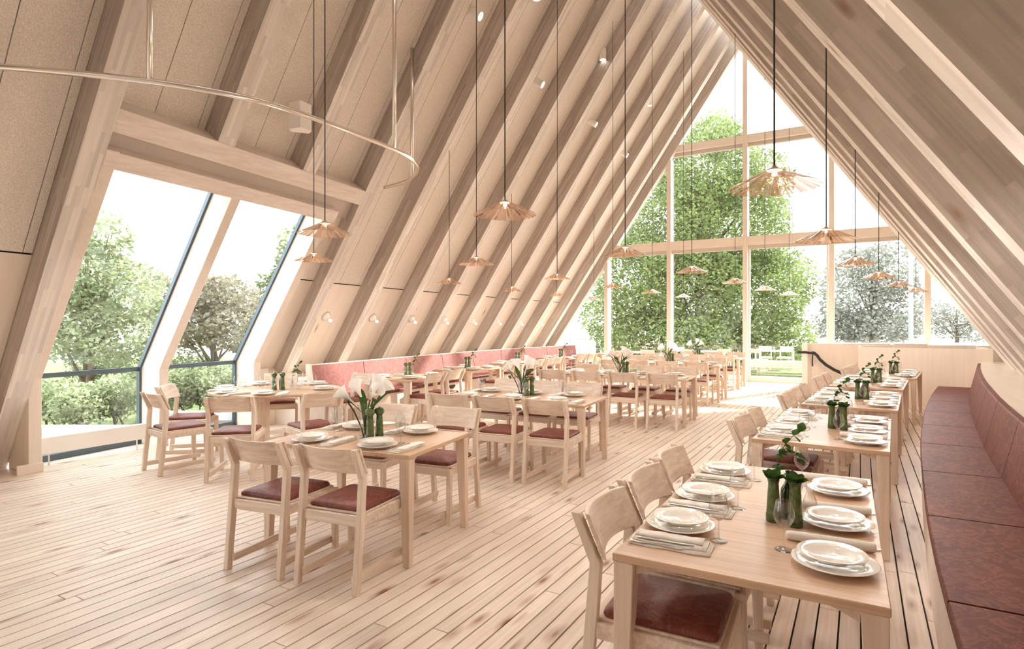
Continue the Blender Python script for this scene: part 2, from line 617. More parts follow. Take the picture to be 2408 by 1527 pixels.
# ------------------------------------------------------------------ floor of single planks
PW, GAP = 0.0990, 0.0088
fl = tag(empty('floor', (-3, 7, 0)), 'pine plank floor with dark joints', None, None, 'structure')
in_parent(MB().box((-9.6, -4, -0.06), (4.2, D_END + 0.05, -0.022)).build('subfloor', M_gap), fl)
unit = MB().box((-0.5, -0.5, -1.0), (0.5, 0.5, 0.0)).mesh('plank', 0)
unit.materials.append(M_floor)
def cam_depth(x, y):
    return -math.sin(TH) * x + math.cos(TH) * y
planks = []
nrow = int((4.0 + 9.4) / PW)
for i in range(nrow):
    x = -9.4 + (i + 0.5) * PW
    y = -4.0 - random.uniform(0, 2.5)
    while y < D_END:
        L = random.uniform(1.7, 4.4)
        a, b = max(y, -4.0), min(y + L, D_END + 0.03)
        y += L
        if b - a < 0.05:
            continue
        if XL(a, 0) - 0.5 > x or XR(b, 0) + 0.5 < x:
            continue
        area = 0.0
        for t in range(12):
            yy = a + (b - a) * (t + 0.5) / 12
            d = cam_depth(x, yy)
            if d > 0.6:
                u = (math.cos(TH) * x + math.sin(TH) * yy) / d * FPX
                v = EYE / d * FPX
                if abs(u) < 1230 and v < 800:
                    area += (b - a) / 12 / d ** 3
        planks.append((area, x, a, b))
planks.sort(reverse=True)
rest = MB()
for i, (ar, x, a, b) in enumerate(planks):
    if i < 300:
        o = bpy.data.objects.new('plank', unit)
        COL.objects.link(o)
        o.location = (x, (a + b) / 2, 0)
        o.scale = (PW - GAP, b - a - 0.006, 0.02)
        in_parent(o, fl)
    else:
        rest.box((x - (PW - GAP) / 2, a + 0.003, -0.02), (x + (PW - GAP) / 2, b - 0.003, 0.0))
_r = in_parent(rest.build('plank_field', M_floor, None, fix=False), fl)
tag(_r, None, None, None, 'stuff')

# ------------------------------------------------------------------ glazed end wall
def clip(poly, inside, inter):
    out = []
    for i, p in enumerate(poly):
        q = poly[(i + 1) % len(poly)]
        a, b = inside(p), inside(q)
        if a:
            out.append(p)
        if a != b:
            out.append(inter(p, q))
    return out
def clip_half(poly, n, c):
    f = lambda p: p[0] * n[0] + p[1] * n[1] - c
    def inter(p, q):
        t = f(p) / (f(p) - f(q))
        return (p[0] + (q[0] - p[0]) * t, p[1] + (q[1] - p[1]) * t)
    return clip(poly, lambda p: f(p) >= 0, inter)
def in_gable(poly, Y, grow=0.0):
    # left: x >= -A + z/ML ; right: x <= B - z/MR
    p = clip_half(poly, (1, -1 / ML), -A_(Y) - grow)
    return clip_half(p, (-1, -1 / MR), -B_(Y) - grow) if p else p
w1 = tag(empty('window_1', (-2.7, D_END, 0)), 'full height glazed gable with timber mullions and transoms', None, None, 'structure')
MULLX = [-6.685, -4.756, -2.682, -0.618, 1.383]
ZT = [(3.70, 3.94), (6.50, 6.70)]
for x in MULLX:
    p = in_gable([(x - 0.06, 0), (x + 0.06, 0), (x + 0.06, 10), (x - 0.06, 10)], D_END)
    in_parent(MB().prism(p, 'y', D_END - 0.14, D_END + 0.16).build('mullion', M_mull), w1)
for za, zb in ZT:
    p = in_gable([(-10, za), (4, za), (4, zb), (-10, zb)], D_END)
    in_parent(MB().prism(p, 'y', D_END - 0.12, D_END + 0.14).build('transom', M_mull_x), w1)
    p = in_gable([(-10, za - 0.10), (4, za - 0.10), (4, za - 0.004), (-10, za - 0.004)], D_END)
    in_parent(MB().prism(p, 'y', D_END - 0.02, D_END + 0.10).build('blind_box', M_felt2), w1)
p = in_gable([(-10, 0.0), (4, 0.0), (4, 0.07), (-10, 0.07)], D_END)
in_parent(MB().prism(p, 'y', D_END + 0.0, D_END + 0.16).build('sill', M_white), w1)
xs = [-9.4] + MULLX + [3.6]
zs = [0.07] + [(a + b) / 2 for a, b in ZT] + [9.6]
for i in range(len(xs) - 1):
    for j in range(len(zs) - 1):
        p = in_gable([(xs[i], zs[j]), (xs[i + 1], zs[j]), (xs[i + 1], zs[j + 1]), (xs[i], zs[j + 1])], D_END, 0.25)
        if len(p) >= 3:
            v = [(q[0], D_END + 0.09, q[1]) for q in p]
            in_parent(MB().add(v, [tuple(range(len(v)))]).build('pane', M_pane, None, fix=False), w1)
# door leaf frame right of the middle mullion, behind the transom line; its white left bar imitates the mullion's sunlit side
dr = tag(empty('door_1', (-1.6, D_END, 0)), 'glazed door leaf in the gable beside the stair partition', None, None, 'structure')
for a, b in (((-2.62, 0.06), (-2.57, 3.6)), ((-0.74, 0.06), (-0.69, 3.6)), ((-2.57, 0.06), (-0.74, 0.14))):
    in_parent(MB().box((a[0], D_END + 0.02, a[1]), (b[0], D_END + 0.075, b[1])).build('door_frame', M_white), dr)

# ------------------------------------------------------------------ dormer windows in the left slope
MW = 0.115
ZK = 0.98
GO = 0.46                                       # glass set back from the inner face
def xin(Y, z):                                  # inner face of the dormer mullions
    xk = XL(Y, ZK) - 0.10
    xt = XL(Y, 3.14) + 0.02
    return xk + (xt - xk) * (z - ZK) / (3.14 - ZK)
xg = lambda Y, z: xin(Y, max(z, ZK)) - GO
Y_M = [RAFT(0) + RW, 4.15, 5.64]
def dormer(k0, wname, label):
    w2 = tag(empty(wname, (-8, RAFT(k0) + 1.8, 0)), label, None, None, 'structure')
    ys, ye = RAFT(k0) + RW, RAFT(k0 + 3)
    ym = [y + RAFT(k0) - RAFT(0) for y in Y_M]
    nx, nz = ML / math.hypot(1, ML), 1 / math.hypot(1, ML)
    t = RD * ML / math.hypot(1, ML)
    def header(ya, yb, z0, z1, depth, mat, name, push=0.0):
        q = []
        for y in (ya, yb):
            xa, xb = XL(y, z0) - push, XL(y, z1) - push
            q.append([(xa, y, z0), (xb, y, z1), (xb - nx * depth, y, z1 + nz * depth), (xa - nx * depth, y, z0 + nz * depth)])
        return in_parent(MB().hexa(q[0], q[1]).build(name, mat, None, 0.004, 1), w2)
    header(ys, ye, 3.275, Z_HEAD, t, M_beam_y, 'header_beam')
    header(ys, ye, 3.10, 3.40, t + 0.05, M_felt2, 'recess_lining', 0.16)
    header(ys, ym[2] + 0.22, 2.98, 3.12, 0.52, M_beam_y, 'window_head', -0.03)
    d = GO + 0.02
    for y0 in ym:
        a = [(xin(y0, ZK), 0.0), (xin(y0, ZK), ZK), (xin(y0, 3.13), 3.13), (xin(y0, 3.13) - d, 3.13), (xin(y0, ZK) - d, ZK), (xin(y0, ZK) - d, 0.0)]
        in_parent(MB().prism(a, 'y', y0, y0 + MW).build('mullion', M_mull, None, 0.004, 1), w2)
    in_parent(MB().box((xin(ys, ZK) - 0.02, ys - 0.10, 0.0), (xin(ys, ZK) + 0.012, ys + MW + .012, 0.10)).build('post_plinth', M_mull, None, 0.004, 1), w2)
    yc = ym[2] + MW
    in_parent(MB().prism([(xin(yc, ZK) - 0.06, 0), (xin(yc, ZK) - 0.06, ZK - 0.3), (xin(yc, ZK) - GO, ZK), (xin(yc, ZK) - GO, 0)], 'y', yc, ye).build('knee_panel', M_board_l), w2)
    # strip of wall between the last mullion and the next full rafter
    in_parent(slope_panel('L', ym[2] + .16, ye - 0.002, Z_JOINT + 0.008, Z_HEAD, PO - 0.1).build('felt_panel', M_felt), w2)
    in_parent(slope_panel('L', ym[2] + .16, ye - 0.002, 0.62, Z_JOINT - 0.008, PO - 0.1).build('lower_board', M_board_l), w2)
    in_parent(slope_panel('L', ym[2] + .16, ye, 0.0, Z_HEAD, PO + 0.052, 0.03).build('joint_backing', M_gap), w2)
    for ya, yb in ((ym[0] + MW, ym[1]), (ym[1] + MW, ym[2])):
        for za, zb in ((0.06, ZK), (ZK, 3.13)):
            v = [(xg(ya, za), ya, za), (xg(yb, za), yb, za), (xg(yb, zb), yb, zb), (xg(ya, zb), ya, zb)]
            in_parent(MB().add(v, [(0, 1, 2, 3)]).build('pane', M_pane, None, fix=False), w2)
        for (za, zb) in ((ZK - 0.035, ZK + 0.02), (0.0, 0.07)):
            q = lambda y: [(xg(y, ZK) - 0.03, za), (xg(y, ZK) + 0.03, za), (xg(y, ZK) + 0.03, zb), (xg(y, ZK) - 0.03, zb)]
            m = MB().hexa([(c[0], ya, c[1]) for c in q(ya)], [(c[0], yb, c[1]) for c in q(yb)])
            in_parent(m.build('glazing_bar', M_alu), w2)
        for y in (ya, yb - 0.028):
            q = [(xg(y, 0) + 0.04, 0), (xg(y, 0) + 0.04, ZK), (xg(y, 3.13) + 0.04, 3.13), (xg(y, 3.13) - 0.03, 3.13), (xg(y, 0) - 0.03, ZK), (xg(y, 0) - 0.03, 0)]
            in_parent(MB().prism(q, 'y', y, y + 0.028).build('glazing_bar', M_alu), w2)
dormer(0, 'window_2', 'sloping dormer window with timber mullions beside the round table')
dormer(-4, 'window_3_added', 'added sloping dormer window out of view left of the camera')  # unseen dormer added to bring daylight onto the foreground
# timber gable behind the camera
y = -3.98
rx_, rz_ = ridge(y)
bk = MB().prism([(XL(y, 0) - .4, 0), (XR(y, 0) + .4, 0), (rx_, rz_ + .5)], 'y', y - .1, y).build('wall_back', M_ply)
tag(bk, 'timber gable behind the camera', None, None, 'structure')

# ------------------------------------------------------------------ benches
def spline(tab):
    def f(y):
        if y <= tab[0][0]:
            (a, b), (c, d) = tab[0], tab[1]
        elif y >= tab[-1][0]:
            (a, b), (c, d) = tab[-2], tab[-1]
        else:
            for (a, b), (c, d) in zip(tab, tab[1:]):
                if a <= y <= c:
                    break
        return b + (d - b) * (y - a) / (c - a)
    def sm(y):
        return sum(f(y + e) for e in (-0.45, -0.22, 0, 0.22, 0.45)) / 5
    return sm
RF = spline([(-3, .36), (1, .30), (2.78, .294), (4, .325), (5.35, .40), (6.57, .475), (7.83, .585), (9.06, .70), (10.34, .85), (11.55, 1.0), (12.85, 1.19), (14, 1.38)])
def sweep(ya, yb, sect, n=4, name='m'):
    """closed cross-section sect(y) -> [(x,z)...] swept along y"""
    m = MB()
    v, f = [], []
    k = len(sect(ya))
    for i in range(n + 1):
        y = ya + (yb - ya) * i / n
        for x, z in sect(y):
            v.append((x, y, z))
    for i in range(n):
        for j in range(k):
            j2 = (j + 1) % k
            f.append((i * k + j, i * k + j2, (i + 1) * k + j2, (i + 1) * k + j))
    f.append(tuple(range(k)))
    f.append(tuple(range((n + 1) * k - 1, n * k - 1, -1)))
    return m.add(v, f)
rb = tag(empty('bench', (1.0, 6, 0)), 'long curved wine-red leather bench beside the row of set tables', 'bench')
JY = [12.85 - 1.245 * i for i in range(0, 13)][::-1]
JY = [y for y in JY if y > -2.6]
SD = 0.47
for a, b in zip(JY, JY[1:]):
    a_, b_ = a + 0.008, b - 0.008
    in_parent(sweep(a_, b_, lambda y: [(RF(y), .40), (RF(y), .448), (RF(y) + .006, .455), (RF(y) + SD, .455), (RF(y) + SD, .40)]).build('seat_cushion', M_bench), rb)
    in_parent(sweep(a_, b_, lambda y: [(RF(y) + SD - .005, .455), (RF(y) + SD + .088, .865), (RF(y) + SD + .095, .880), (RF(y) + SD + .135, .880), (RF(y) + SD + .09, .40), (RF(y) + SD, .40)]).build('back_cushion', M_bench), rb)
in_parent(sweep(JY[0], JY[-1], lambda y: [(RF(y) + .012, 0), (RF(y) + .012, .399), (RF(y) + SD + .13, .399), (RF(y) + SD + .13, 0)], 24).build('base', M_bench_wood), rb)
in_parent(sweep(JY[0], JY[-1], lambda y: [(RF(y) + .020, .385), (RF(y) + .020, .425), (RF(y) + SD + .06, .425), (RF(y) + SD + .06, .385)], 24).build('seam_backing', M_gap), rb)
in_parent(sweep(JY[0], JY[-1], lambda y: [(RF(y) + SD + .035, .43), (RF(y) + SD + .115, .86), (RF(y) + SD + .13, .86), (RF(y) + SD + .13, .43)], 24).build('seam_backing', M_gap), rb)
# shelf between the bench back and the slope
sh = sweep(JY[0], 13.5, lambda y: [(RF(y) + SD + .137, .0), (RF(y) + SD + .137, .885), (XR(y, .885) + .34, .885), (XR(y, .885) + .34, .0)], 24).build('trim_1', M_shelf)
tag(sh, 'pale wood ledge between the bench back and the slope', None, None, 'structure')

LB = spline([(5.0, -7.0), (6.1, -7.14), (7.24, -7.22), (8.54, -7.38), (9.75, -7.47), (11, -7.56), (12.2, -7.58), (14.1, -7.46), (16.0, -7.28), (17, -7.18)])
lb = tag(empty('bench', (-7, 11, 0)), 'long curved pink-red leather bench against the sloping board wall', 'bench')
LJ = [6.10, 7.28, 8.52, 9.76, 11.0, 12.24, 13.3, 14.4, 15.98]
for i, (a, b) in enumerate(zip(LJ, LJ[1:])):
    a_, b_ = a + 0.008, b - 0.008
    in_parent(sweep(a_, b_, lambda y: [(LB(y) + .08, .41), (LB(y) + .08, .455), (LB(y) + .55, .455), (LB(y) + .556, .448), (LB(y) + .556, .41)]).build('seat_cushion', M_bench), lb)
    in_parent(sweep(a_, b_, lambda y: [(LB(y) - .005, .93), (LB(y) + .025, .935), (LB(y) + .105, .455), (LB(y) + .06, .455)]).build('back_cushion', M_bench2), lb)
lbase = in_parent(sweep(6.10, 15.98, lambda y: [(LB(y) - .02, 0), (LB(y) - .02, .41), (LB(y) + .53, .41), (LB(y) + .53, 0)], 20).build('base', M_bench_wood), lb)
in_parent(sweep(6.08, 15.99, lambda y: [(LB(y) - .03, .38), (LB(y) - .03, .945), (LB(y) - .006, .945), (LB(y) + .055, .40), (LB(y) + .05, .38)], 20).build('back_board', M_bench_wood), lb)
in_parent(MB().prism([(LB(6.1) - .05, 0), (LB(6.1) - .05, .955), (LB(6.1) + .045, .955), (LB(6.1) + .125, .47), (LB(6.1) + .56, .47), (LB(6.1) + .56, 0)], 'y', 6.06, 6.09).build('end_panel', M_bench_wood), lb)
for i in range(7):
    yy = 6.9 + i * 1.24
    hd = []
    for q in range(9):
        a = PI + PI * q / 8
        hd.append((yy + 0.11 * math.cos(a), 0.36 + 0.075 * math.sin(a)))
    x = max(LB(yy - .1), LB(yy + .1)) + .53
    in_parent(MB().prism(hd, 'x', x - 0.01, x + 0.004).build('hand_hole', M_hole_shade), lbase)  # dark half-disc painted on for the shade inside the cut-out
lt = sweep(6.06, D_END - .05, lambda y: [(LB(y) - .032, .0), (LB(y) - .032, .70), (XL(y, .70) - .30, .70), (XL(y, .70) - .30, .0)], 20).build('trim_2', M_shelf)
tag(lt, 'pale wood ledge behind the left bench back', None, None, 'structure')
kw = MB().box((XL(6.1, .5) - .3, Y_M[2] + MW + .01, 0), (XL(5.9, 0.5) + 0.05, 6.05, .86)).build('trim_3', M_shelf)
tag(kw, 'low pale knee wall between the dormer and the left bench', None, None, 'structure')

# ------------------------------------------------------------------ stair partition and handrail
pt = tag(empty('stair_partition', (0.5, 14.5, 0)), 'pale spruce stair partition with low curved walls behind the last table', 'partition')
def wall_line(pts, th, z0, z1, name, mat=None):
    m = MB()
    L = []
    for i, p in enumerate(pts):
        a = Vector(pts[max(i - 1, 0)])
        b = Vector(pts[min(i + 1, len(pts) - 1)])
        d = (b - a).normalized()
        n = Vector((-d.y, d.x)) * th / 2
        L.append((Vector(p) + n, Vector(p) - n))
    for (a, b), (c, d) in zip(L, L[1:]):
        m.hexa([(a.x, a.y, z0), (b.x, b.y, z0), (d.x, d.y, z0), (c.x, c.y, z0)], [(a.x, a.y, z1), (b.x, b.y, z1), (d.x, d.y, z1), (c.x, c.y, z1)])
    return in_parent(m.build(name, mat or M_ply), pt)
wall_line([(-.02, 13.55), (.7, 13.50), (1.4, 13.47), (2.05, 13.47)], .07, 0, 1.10, 'front_wall')
wall_line([(2.03, 13.50), (2.12, 14.3), (2.10, 15.4)], .06, 0, 1.10, 'side_wall')
wall_line([(-1.05, 15.10), (-.55, 15.35), (.0, 15.62), (.7, 15.95), (1.3, 16.15)], .07, 0, 1.115, 'rear_wall')
wall_line([(1.3, 16.15), (2.0, 16.2), (2.75, 16.1)], .07, 0, 1.09, 'rear_wall')
wall_line([(.0, 13.58), (.55, 14.4), (.62, 15.2)], .06, 0, 1.13, 'inner_wall')
wall_line([(-1.09, 15.06), (-1.02, 15.14)], .16, 0, 1.12, 'end_post', M_mull)
hr = tag(empty('handrail', (-.8, 14.9, 0)), 'black curved handrail leading down beside the stair partition', 'handrail')
pts = [(-1.22, 14.78, .925), (-1.05, 14.88, .92), (-.90, 14.96, .905), (-.84, 15.0, .86), (-.78, 15.02, .76), (-.66, 15.06, .64), (-.50, 15.12, .53), (-.30, 15.2, .43), (-.08, 15.28, .36), (.15, 15.36, .31)]
in_parent(MB().tube(pts[:3], .03, 8).build('grip', M_black), hr)
in_parent(MB().tube(pts[2:], .034, 8).build('rail', M_black), hr)
in_parent(MB().lathe([(0, -.04), (.045, -.03), (.05, 0), (.045, .03), (0, .04)], 12, None, True, pts[2]).build('joint', M_black), hr)
in_parent(MB().tube([(-.92, 14.97, .88), (-.93, 15.02, .72), (-.93, 15.1, .60)], .012, 6).build('bracket', M_black), hr)

# ------------------------------------------------------------------ chair
def make_chair():
    c = empty('dining_chair')
    def leg(sx, rear):
        m = MB()
        x0, x1 = (.195, .23)
        if rear:
            ys = [(-.265, .0, .042), (-.222, .44, .046), (-.205, .655, .044), (-.285, .835, .034)]
            for (ya, za, da), (yb, zb, db) in zip(ys, ys[1:]):
                pass
            # one continuous outline in the y-z plane
            back = [(y - d / 2, z) for y, z, d in ys]
            front = [(y + d / 2, z) for y, z, d in ys]
            poly = back + front[::-1]
            m.prism(poly, 'x', sx * x0, sx * x1)
        else:
            poly = [(.232, 0), (.268, 0), (.262, .43), (.214, .43)]
            m.prism(poly, 'x', sx * (x0 + .002), sx * x1)
        return m.build('leg', M_chair_z, c, .003, 1)
    for sx in (-1, 1):
        leg(sx, True)
        leg(sx, False)
        m = MB().box((min(sx * .168, sx * .194), -.255, .052), (max(sx * .168, sx * .194), .300, .098))
        m.build('runner', M_chair_y, c, .003, 1)
    m = MB()
    m.box((-.194, -.235, .375), (.194, -.205, .437))
    m.box((-.196, .222, .375), (.196, .256, .437))
    for sx in (-1, 1):
        m.box((min(sx * .20, sx * .226), -.205, .375), (max(sx * .20, sx * .226), .222, .437))
    m.box((-.200, -.205, .40), (.200, .222, .43))
    fr_ = m.build('seat_frame', M_chair_x, c, .003, 1)
    MB().box((-.207, -.206, .437), (.207, .238, .449)).build('seat_board', M_chair_x, fr_, .003, 1)
    # cushion: soft rounded pad
    v, f = [], []
    N = 10
    for iz, (inset, z) in enumerate(((.004, .449), (0, .458), (.004, .470), (.014, .478))):
        for k in range(N * 4):
            t_ = k / (N * 4) * 2 * PI
            ct, st = math.cos(t_), math.sin(t_)
            e = 0.14
            x = math.copysign(abs(ct) ** e, ct) * (.200 - inset)
            y = math.copysign(abs(st) ** e, st) * (.212 - inset) + .02
            v.append((x, y, z))
    n = N * 4
    for i in range(3):
        for k in range(n):
            f.append((i * n + k, i * n + (k + 1) % n, (i + 1) * n + (k + 1) % n, (i + 1) * n + k))
    v.append((0, .02, .484))
    for k in range(n):
        f.append((3 * n + k, 3 * n + (k + 1) % n, 4 * n))
    MB().add(v, f, True).build('seat_cushion', M_cush, c)
    # curved backrest between the raked posts
    v, f = [], []
    S = 12
    for i in range(S + 1):
        x = -.222 + .444 * i / S
        bow = .055 * (1 - (x / .222) ** 2)
        for y, z in ((-.190, .672), (-.258, .834), (-.276, .834), (-.208, .672)):
            yy = y - bow + .030
            v.append((x, yy, z + (-.004 if z > .8 else .006) * (1 - (x / .222) ** 2)))
    for i in range(S):
        for j in range(4):
            f.append((i * 4 + j, (i + 1) * 4 + j, (i + 1) * 4 + (j + 1) % 4, i * 4 + (j + 1) % 4))
    f.append((0, 1, 2, 3))
    f.append(tuple(S * 4 + j for j in (3, 2, 1, 0)))
    MB().add(v, f).build('backrest', M_chair_x, c, .003, 1)
    return c
CHAIR = Stock(make_chair())
def chair(x, y, face, label, group):
    """face: heading in degrees (0 = +X) the sitter looks towards"""
    return CHAIR.put((x, y, 0), math.radians(face - 90), label, 'chair', group)

# ------------------------------------------------------------------ tables
TZ = 0.72
def table(cx, cy, L, W, ang, label, group):
    """long side along heading ang (degrees); local y is the long axis"""
    t_ = tag(empty('dining_table', (cx, cy, 0), math.radians(ang - 90)), label, 'table', group)
    MB().box((-W / 2, -L / 2, TZ - .028), (W / 2, L / 2, TZ)).build('tabletop', M_table, t_, .003, 1)
    for sx in (-1, 1):
        for sy in (-1, 1):
            q = lambda a, b, z: [(sx * (W / 2 - .004), sy * (L / 2 - .004), z), (sx * (W / 2 - a), sy * (L / 2 - .004), z), (sx * (W / 2 - a), sy * (L / 2 - b), z), (sx * (W / 2 - .004), sy * (L / 2 - b), z)]
            MB().hexa(q(.050, .050, 0), q(.078, .078, TZ - .028)).build('leg', M_table_leg, t_, .003, 1)
            m = MB().prism([(sx * (W / 2 - .078), TZ - .028), (sx * (W / 2 - .078), TZ - .075), (sx * (W / 2 - .19), TZ - .028)], 'y', sy * (L / 2 - .035), sy * (L / 2 - .058))
            m.build('bracket', M_table_leg, t_)
    return t_

# ------------------------------------------------------------------ tableware prototypes
def make_plate(R, name, dx):
    m = MB().lathe([(0, .006), (R * .58, .006), (R * .64, .010), (R * .97, .021), (R, .0235), (R * .985, .025), (R * .66, .0145), (R * .60, .0095), (0, .0095)], 40)
    m.lathe([(R * .52, .0), (R * .56, .0), (R * .57, .006), (R * .51, .006)], 40)
    return m.build(name, M_porc)
PLATE = Stock(make_plate(.136, 'dinner_plate', 0))
SMALL = Stock(make_plate(.110, 'side_plate', 0))
def make_wine():
    e = empty('wine_glass')
    MB().lathe([(0, .004), (.026, .003), (.0335, .0005), (.0335, .002), (.02, .006), (.006, .010), (.0038, .02), (.0034, .074), (.006, .082)], 20).build('foot_and_stem', M_glass, e)
    MB().lathe([(0, .080), (.010, .082), (.022, .092), (.033, .110), (.0365, .126), (.034, .148), (.029, .170), (.0262, .182)], 24).build('bowl', M_glass, e)
    return e
WINE = Stock(make_wine())
def make_tumbler():
    return MB().lathe([(0, .004), (.024, .004), (.027, .010), (.033, .03), (.036, .05), (.033, .075), (.030, .088)], 20).build('tumbler', M_glass)
TUMB = Stock(make_tumbler())
def make_folded():
    e = empty('folded_napkin')
    def slab(x0, x1, y0, y1, z0, z1, wob, name):
        v, f = [], []
        nx_, ny_ = 10, 3
        for lay, z in ((0, z0), (1, z1)):
            for i in range(nx_ + 1):
                for j in range(ny_ + 1):
                    x = x0 + (x1 - x0) * i / nx_
                    y = y0 + (y1 - y0) * j / ny_
                    edge = 0 if (0 < j < ny_) else -.0025
                    v.append((x, y + .004 * math.sin(i * 1.3 + wob), z + (wob * .0009 * math.sin(i * 1.7 + j) if lay else 0) + (edge if lay else 0)))
        b = (nx_ + 1) * (ny_ + 1)
        g = lambda l_, i, j: l_ * b + i * (ny_ + 1) + j
        for i in range(nx_):
            for j in range(ny_):
                f.append((g(1, i, j), g(1, i + 1, j), g(1, i + 1, j + 1), g(1, i, j + 1)))
                f.append((g(0, i, j + 1), g(0, i + 1, j + 1), g(0, i + 1, j), g(0, i, j)))
        for i in range(nx_):
            f.append((g(0, i, 0), g(0, i + 1, 0), g(1, i + 1, 0), g(1, i, 0)))
            f.append((g(1, i, ny_), g(1, i + 1, ny_), g(0, i + 1, ny_), g(0, i, ny_)))
        for j in range(ny_):
            f.append((g(0, 0, j + 1), g(0, 0, j), g(1, 0, j), g(1, 0, j + 1)))
            f.append((g(0, nx_, j), g(0, nx_, j + 1), g(1, nx_, j + 1), g(1, nx_, j)))
        MB().add(v, f, True).build(name, M_linen, e)
    slab(-.145, .145, -.062, .058, 0, .007, 1, 'lower_fold')
    slab(-.143, .128, -.040, .060, .007, .015, 2, 'middle_fold')
    slab(-.138, .110, -.005, .062, .015, .024, 2, 'upper_fold')
    return e
FOLD = Stock(make_folded())
def make_roll():
    m = MB()
    prof = [(0, 0), (.012, .002), (.0165, .010), (.0185, .03), (.018, .10), (.019, .20), (.0185, .285), (.016, .296), (.010, .300), (.006, .297), (0, .294)]
    M4 = Matrix.Rotation(PI / 2, 4, 'Y') @ Matrix.Translation((-.0185, 0, -.15))
    m.lathe(prof, 16, M4)
    return m.build('rolled_napkin', M_linen)
ROLL = Stock(make_roll())
def make_knife():
    m = MB()
    m.prism([(-.105, -.006), (-.02, -.0055), (.0, -.006), (.07, -.009), (.102, -.004), (.108, .004), (.0, .004), (-.02, .0045), (-.105, .006)], 'z', 0, .0035)
    return m.build('table_knife', M_steel, None, .001, 1)
KNIFE = Stock(make_knife())
def make_fork():
    m = MB()
    m.prism([(-.10, -.006), (-.03, -.003), (.03, -.003), (.05, -.010), (.066, -.011), (.066, .011), (.05, .010), (.03, .003), (-.03, .003), (-.10, .006)], 'z', 0, .003)
    for k in range(4):
        y = -.0095 + k * .0058
        m.box((.064, y, 0), (.104, y + .0026, .003))
    return m.build('dinner_fork', M_steel)
FORK = Stock(make_fork())

def make_mill():
    e = empty('pepper_mill')
    bd_ = MB().lathe([(0, 0), (.024, 0), (.0275, .004), (.0275, .028), (.0255, .033), (.0235, .10), (.0205, .150), (.0, .150)], 20).build('body', M_green, e)
    hd_ = MB().lathe([(0, .150), (.021, .150), (.023, .156), (.031, .166), (.0335, .180), (.030, .192), (.018, .199), (0, .200)], 20).build('head', M_green, e)
    m = MB()
    for z in (.010, .017, .024):
        m.lathe([(.0272, z), (.0284, z + .001), (.0272, z + .002)], 20)
    m.build('ring', M_ring, bd_)
    MB().lathe([(0, .199), (.006, .200), (.007, .208), (.004, .213), (0, .214)], 10).build('knob', M_steel, hd_)
    return e
_m = make_mill()
_m.scale = (1.1, 1.1, 1.1)
MILL = Stock(_m)
def leaf_mesh(L, W, bend):
    v, f = [], []
    N = 5
    for i in range(N + 1):
        t_ = i / N
        w = W * math.sin(PI * min(1, t_ * .96 + .02)) ** .8
        z = -bend * t_ * t_
        v += [(-w, L * t_, z + .15 * w), (0, L * t_, z), (w, L * t_, z + .15 * w)]
    for i in range(N):
        for j in (0, 1):
            f.append((i * 3 + j, i * 3 + j + 1, i * 3 + j + 4, i * 3 + j + 3))
    return MB().add(v, f, True)
LEAF = leaf_mesh(.042, .013, .008).mesh('leaf', fix=False)
LEAF.materials.append(M_leaf)
def make_vase():
    e = empty('green_vase')
    bd_ = MB().lathe([(0, 0), (.026, 0), (.0295, .005), (.029, .034), (.0275, .04), (.0235, .12), (.0205, .158), (.0225, .172), (.0245, .182), (.0235, .184), (.019, .165), (0, .160)], 24).build('body', M_green, e)
    m = MB()
    for z, r in ((.012, .0292), (.020, .0291), (.028, .029), (.170, .0228), (.176, .0238)):
        m.lathe([(r, z), (r + .0014, z + .0012), (r, z + .0024)], 24)
    m.build('ring', M_ring, bd_)
    # frill of rounded leaves standing out of the neck
    rnd = random.Random(3)
    for k in range(15):
        a = 2 * PI * k * .382 + rnd.uniform(-.2, .2)
        tilt = rnd.uniform(.25, 1.05)
        o = bpy.data.objects.new('leaf', LEAF)
        COL.objects.link(o)
        o.parent = e
        o.location = (.012 * math.cos(a), .012 * math.sin(a), .172 + rnd.uniform(0, .012))
        o.rotation_euler = (PI / 2 - tilt, 0, a - PI / 2)
        o.scale = (1.7, 1.05, 1)
    return e
VASE = Stock(make_vase())
def make_bottle():
    return MB().lathe([(0, 0), (.030, 0), (.032, .004), (.032, .11), (.029, .128), (.018, .146), (.012, .160), (.0115, .195), (.0125, .197), (.0125, .205), (.009, .205), (0, .20)], 20).build('dark_bottle', M_greendk)
BOTTLE = Stock(make_bottle())
def make_sprig():
    e = empty('leafy_sprig')
    rnd = random.Random(11)
    pts = [Vector((0, 0, .06)), Vector((.006, .0, .16)), Vector((.02, .004, .22)), Vector((.045, .006, .265)), Vector((.075, .004, .30)), Vector((.098, 0, .318))]
    m = MB().tube(pts, [.0022, .002, .0018, .0016, .0013, .0008], 6)
    side = [Vector((.02, .004, .22)), Vector((.05, -.02, .235)), Vector((.075, -.03, .225)), Vector((.09, -.035, .205))]
    m.tube(side, [.0014, .0013, .0011, .0008], 6)
    m.build('stem', M_stem, e)
    for chain in (pts[1:], side):
        for i, p in enumerate(chain):
            for s_ in (-1, 1):
                d = (chain[min(i + 1, len(chain) - 1)] - chain[max(i - 1, 0)]).normalized()
                a = math.atan2(d.y, d.x) + s_ * rnd.uniform(.7, 1.5)
                o = bpy.data.objects.new('leaf', LEAF)
                COL.objects.link(o)
                o.parent = e
                o.location = p
                o.rotation_euler = (rnd.uniform(-.7, .9), rnd.uniform(-.5, .5), a - PI / 2)
                k = rnd.uniform(.7, 1.05)
                o.scale = (k * 1.5, k * 1.3, k)
    return e
SPRIG = Stock(make_sprig())
